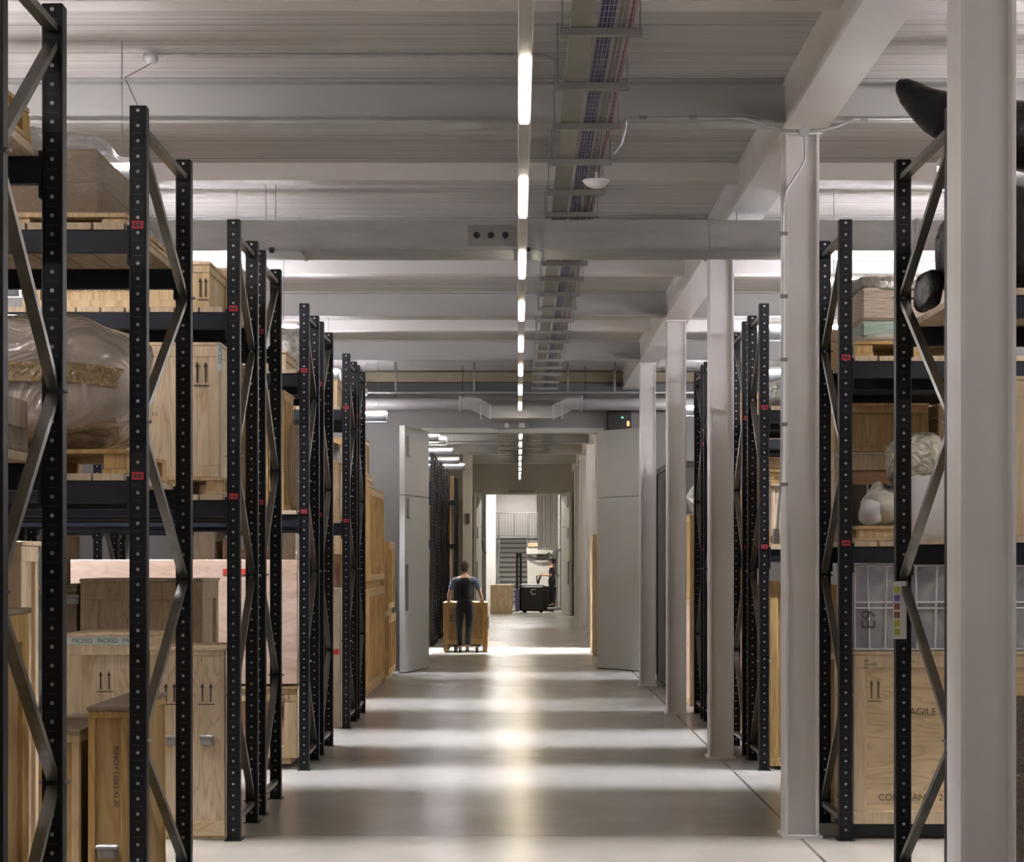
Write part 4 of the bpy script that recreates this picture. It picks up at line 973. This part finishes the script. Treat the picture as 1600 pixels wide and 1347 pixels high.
def person(label, loc, rz, J, H, male=True, cl=None):
    root = thing('person', label, 'person', loc, rz)
    pel, ch, nk, hd = J['pelvis'], J['chest'], J['neck'], J['head']
    b = []
    torso = [('pel', pel, (.125, .10)), ('wst', L(pel, ch, .45), (.125, .095)), ('ch', ch, (.155, .11)), ('sh', L(ch, nk, .55), (.13, .085)), ('nk', nk, (.055, .06)), ('hb', L(nk, hd, .45), (.062, .075)), ('hd', hd, (.078, .095)), ('cr', (hd[0], hd[1], hd[2]+.075), (.055, .07))]
    b.append(torso)
    for sd in 'LR':
        b.append([('sh', None, None), (sd+'s', J[sd+'s'], .052), (sd+'u', L(J[sd+'s'], J[sd+'e'], .5), .046), (sd+'e', J[sd+'e'], .038), (sd+'f', L(J[sd+'e'], J[sd+'w'], .35), .038), (sd+'w', J[sd+'w'], (.028, .020))])
        b += hand(sd, J[sd+'w'], J[sd+'t'], J[sd+'thumb'], J[sd+'n'])
        b.append([('pel', None, None), (sd+'h', J[sd+'h'], .078), (sd+'th', L(J[sd+'h'], J[sd+'k'], .45), .070), (sd+'k', J[sd+'k'], .054), (sd+'c', L(J[sd+'k'], J[sd+'a'], .3), .054), (sd+'a', J[sd+'a'], .036), (sd+'to', J[sd+'toe'], (.036, .022))])
    # nose, ears as little branches of the head
    fx, fy = J['face']
    b.append([('hd', None, None), ('no', (hd[0]+fx*.105, hd[1]+fy*.105, hd[2]-.01), (.012, .012))])
    b.append([('hb', None, None), ('jw', (hd[0]+fx*.07, hd[1]+fy*.07, hd[2]-.085), (.03, .03))])
    for s_ in (-1, 1): b.append([('hd', None, None), ('ear%d' % s_, (hd[0]-s_*fy*.088, hd[1]+s_*fx*.088, hd[2]-.005), (.012, .022))])
    skin_obj('body', b, 'skin', root)
    for s_ in (-1, 1):
        MB().blob((hd[0]+fx*.088-s_*fy*.032, hd[1]+fy*.088+s_*fx*.032, hd[2]+.012), (.012, .012, .010), amp=0, seg=10, rings=6).build('eye', 'black', root)
    MB().blob((hd[0]+fx*.094, hd[1]+fy*.094, hd[2]-.055), (.012+abs(fy)*.014, .012+abs(fx)*.014, .006), amp=0, seg=10, rings=6).build('mouth', 'brown_lbl', root)
    # trousers
    tr = [[('pw', L(pel, ch, .34), (.165, .13)), ('pel', L(pel, ch, .12), (.18, .15)), ('p2', (pel[0], pel[1], pel[2]-.045), (.185, .155))]]
    for sd in 'LR':
        tr.append([('p2', None, None), (sd+'h', L(J[sd+'h'], J[sd+'k'], .12), .112), (sd+'th', L(J[sd+'h'], J[sd+'k'], .45), .096), (sd+'k', J[sd+'k'], .068), (sd+'c', L(J[sd+'k'], J[sd+'a'], .35), .066), (sd+'a', L(J[sd+'k'], J[sd+'a'], .93), .060)])
    skin_obj('trousers', tr, cl['trousers'], root)
    # shirt with short sleeves
    sh = [[('wl', L(pel, ch, .02), (.168, .125)), ('wst', L(pel, ch, .45), (.150, .115)), ('ch', ch, (.175, .128)), ('sh', L(ch, nk, .50), (.145, .10)), ('nk', L(ch, nk, .88), (.066, .066))]]
    for sd in 'LR': sh.append([('sh', None, None), (sd+'s', J[sd+'s'], .066), (sd+'u', L(J[sd+'s'], J[sd+'e'], .45), .062), (sd+'q', L(J[sd+'s'], J[sd+'e'], .80), .060)])
    skin_obj('shirt', sh, cl['shirt'], root)
    if cl.get('vest'):
        ve = [[('wl', L(pel, ch, .05), (.176, .132)), ('wst', L(pel, ch, .45), (.158, .123)), ('ch', ch, (.180, .136)), ('sh', L(ch, nk, .48), (.192, .118)), ('nk', L(ch, nk, .84), (.10, .085))]]
        skin_obj('vest', ve, cl['vest'], root)
    if cl.get('wrap'):
        skin_obj('tied_jacket', [[('a', L(pel, ch, .25), (.172, .130)), ('b', (pel[0], pel[1], pel[2]-.10), (.178, .15))]], cl['wrap'], root)
    # hair
    m = MB(); m.blob((hd[0]-fx*.014, hd[1]-fy*.014, hd[2]+.035), (.088+abs(fx)*.016, .088+abs(fy)*.016, .095), seed=3, amp=.03, seg=20, rings=12)
    m.blob((hd[0]-fx*.05, hd[1]-fy*.05, hd[2]-.025), (.07, .07, .075), seed=4, amp=.03, seg=16, rings=10)
    if cl.get('pony'): m.blob((hd[0]-fx*.11, hd[1]-fy*.11, hd[2]-.02), (.05, .04, .09), seed=5, amp=.05, seg=14, rings=9)
    m.build('hair', cl['hair'], root)
    for sd in 'LR':
        a, t_ = Vector(J[sd+'a']), Vector(J[sd+'toe']); d = (t_-a); d.z = 0; d.normalize()
        skin_obj('shoe', [[('he', tuple(a-d*.05+Vector((0, 0, -.045+J.get(sd+'lift', 0)))), (.042, .042)), ('mi', tuple(a+d*.08+Vector((0, 0, -.052+J.get(sd+'lift', 0)*.4))), (.046, .036)), ('to', tuple(a+d*.19+Vector((0, 0, -.060))), (.040, .028))]], 'shoe', root, 1)
    return root
# man seen from behind pushing a crate: local +Y is away from the camera
man = dict(pelvis=(0, 0, .96), chest=(0, .05, 1.33), neck=(0, .07, 1.52), head=(0, .10, 1.675), face=(0, 1),
    Ls=(-.195, .06, 1.44), Le=(-.30, .14, 1.17), Lw=(-.335, .38, 1.03), Lt=(.1, 1, -.35), Lthumb=(1, 0, 0), Ln=(0, 0, -1),
    Rs=(.195, .06, 1.44), Re=(.30, .14, 1.17), Rw=(.335, .38, 1.03), Rt=(-.1, 1, -.35), Rthumb=(-1, 0, 0), Rn=(0, 0, -1),
    Lh=(-.095, 0, .90), Lk=(-.10, .10, .50), La=(-.09, .10, .10), Ltoe=(-.10, .26, .045),
    Rh=(.095, 0, .90), Rk=(.085, .0, .50), Ra=(.06, -.20, .13), Rtoe=(.06, -.05, .05))
PX, PY = Xp(725.5, 81.5), F/81.0
person('man seen from behind in dark vest and trousers pushing a crate on a dolly', (PX, PY, 0), 0, man, 1.77, True, dict(trousers='navy_cloth', shirt='shirt', vest='navy_cloth', hair='hair_grey'))
woman = dict(pelvis=(0, 0, .90), chest=(.015, 0, 1.24), neck=(.0, 0, 1.42), head=(-.02, 0, 1.56), face=(-1, 0),
    Ls=(-.01, .165, 1.34), Le=(-.08, .19, 1.08), Lw=(-.30, .12, 1.09), Lt=(-1, -.1, -.1), Lthumb=(0, -.3, 1), Ln=(0, -1, -.3),
    Rs=(.0, -.165, 1.34), Re=(-.03, -.19, 1.07), Rw=(-.26, -.12, 1.08), Rt=(-1, .1, -.1), Rthumb=(0, .3, 1), Rn=(0, 1, -.3),
    Lh=(0, .085, .84), Lk=(-.02, .09, .47), La=(.0, .09, .09), Ltoe=(-.14, .10, .04),
    Rh=(0, -.085, .84), Rk=(-.01, -.09, .47), Ra=(.03, -.09, .09), Rtoe=(-.12, -.10, .04))
person('woman with dark hair standing sideways on the pallet truck step', (Xp(862.5, 46.5), 61.65, .192), 0, woman, 1.65, False, dict(trousers='navy_cloth', shirt='shirt_dark', wrap='jeans', hair='hair_dark', pony=True))
# the crate he pushes, on a dolly
cy = PY + .46
r, cx = crate('varnished crate pushed by the man, standing on a wheeled dolly', PX-.43, PX+.43, cy, .16, .985, .95, 'yellowd', 'yellow', .10, .02)
text(r, 'E', (-.30, .014, .45), .18, 'ink')
MB().box(.42, .455, .1, .5, .3, .55, b=.01).build('side_handle', 'galv_dull', r)
for xx in (-.38, .38): MB().box(xx-.045, xx+.045, -.001, .9, -.13, -.001, b=.004).build('skid', 'yellow', r)
r = thing('dolly', 'low wheeled dolly under the crate the man pushes', 'dolly', (PX, cy, 0))
MB().box(-.30, .30, .05, .85, .125, .155, b=.004).build('platform', 'darkbox', r)
for x in (-.20, .22):
    for y in (.02, .80): MB().tube([(x-.02, y, .055), (x+.02, y, .055)], .055, n=16).build('wheel', 'rubber', r); MB().box(x-.03, x+.03, y-.02, y+.02, .05, .124).build('caster_fork', 'galv', r)

# bay lamps: doorway one real, unseen ceiling ones added to brighten the bay
for i, (x, y) in enumerate(((-.1, 60.9), (.2, 62.3), (-.9, 68), (0, 74.6))):
    t = thing('bay_lamp', ['small bright lamp just inside the far doorway', 'unseen fill lamp behind the far lintel over the pallet truck', 'unseen fill lamp above the stair', 'unseen fill lamp over the stair landing'][i], 'lamp', (x, y, 4.28 if i == 0 else 4.6))
    MB().box(-.5 if i else -.05, .5 if i else .05, -.1, .1, 0, .05, b=.01).build('housing', 'fit', t)
    MB().box(-.48 if i else -.04, .48 if i else .04, -.08, .08, -.02, -.001).build('diffuser', 'strip' if i == 0 else 'bayfill' if i < 3 else 'tube_dim', t)
    MB().tube([(0, 0, .05), (0, 0, CZ-t.location.z)], .004, n=5).build('hanger_wire', 'galv_dull', t)

# ------------------------------------------------------------------ world, camera, view
w = bpy.data.worlds.new('World'); S.world = w; w.use_nodes = True
w.node_tree.nodes['Background'].inputs[0].default_value = (.02, .02, .02, 1); w.node_tree.nodes['Background'].inputs[1].default_value = .3
cam = bpy.data.cameras.new('Camera'); co = bpy.data.objects.new('Camera', cam); COL.objects.link(co)
co.location = (0, 0, EYE); co.rotation_euler = (PI/2, 0, 0)
cam.sensor_width = 36; cam.lens = 36*F/1600; cam.shift_x = -(VX-800)/1600; cam.shift_y = (HY-673.5)/1600; cam.clip_end = 300
S.camera = co
S.view_settings.view_transform = 'Standard'; S.view_settings.look = 'None'; S.view_settings.gamma = 1; S.view_settings.use_curve_mapping = False
S.view_settings.exposure = 0.55
S.cycles.max_bounces = 8; S.cycles.diffuse_bounces = 4; S.cycles.use_denoising = True; S.cycles.sample_clamp_indirect = 6
S.cycles.transparent_max_bounces = 12; S.cycles.use_adaptive_sampling = True; S.cycles.adaptive_threshold = .025
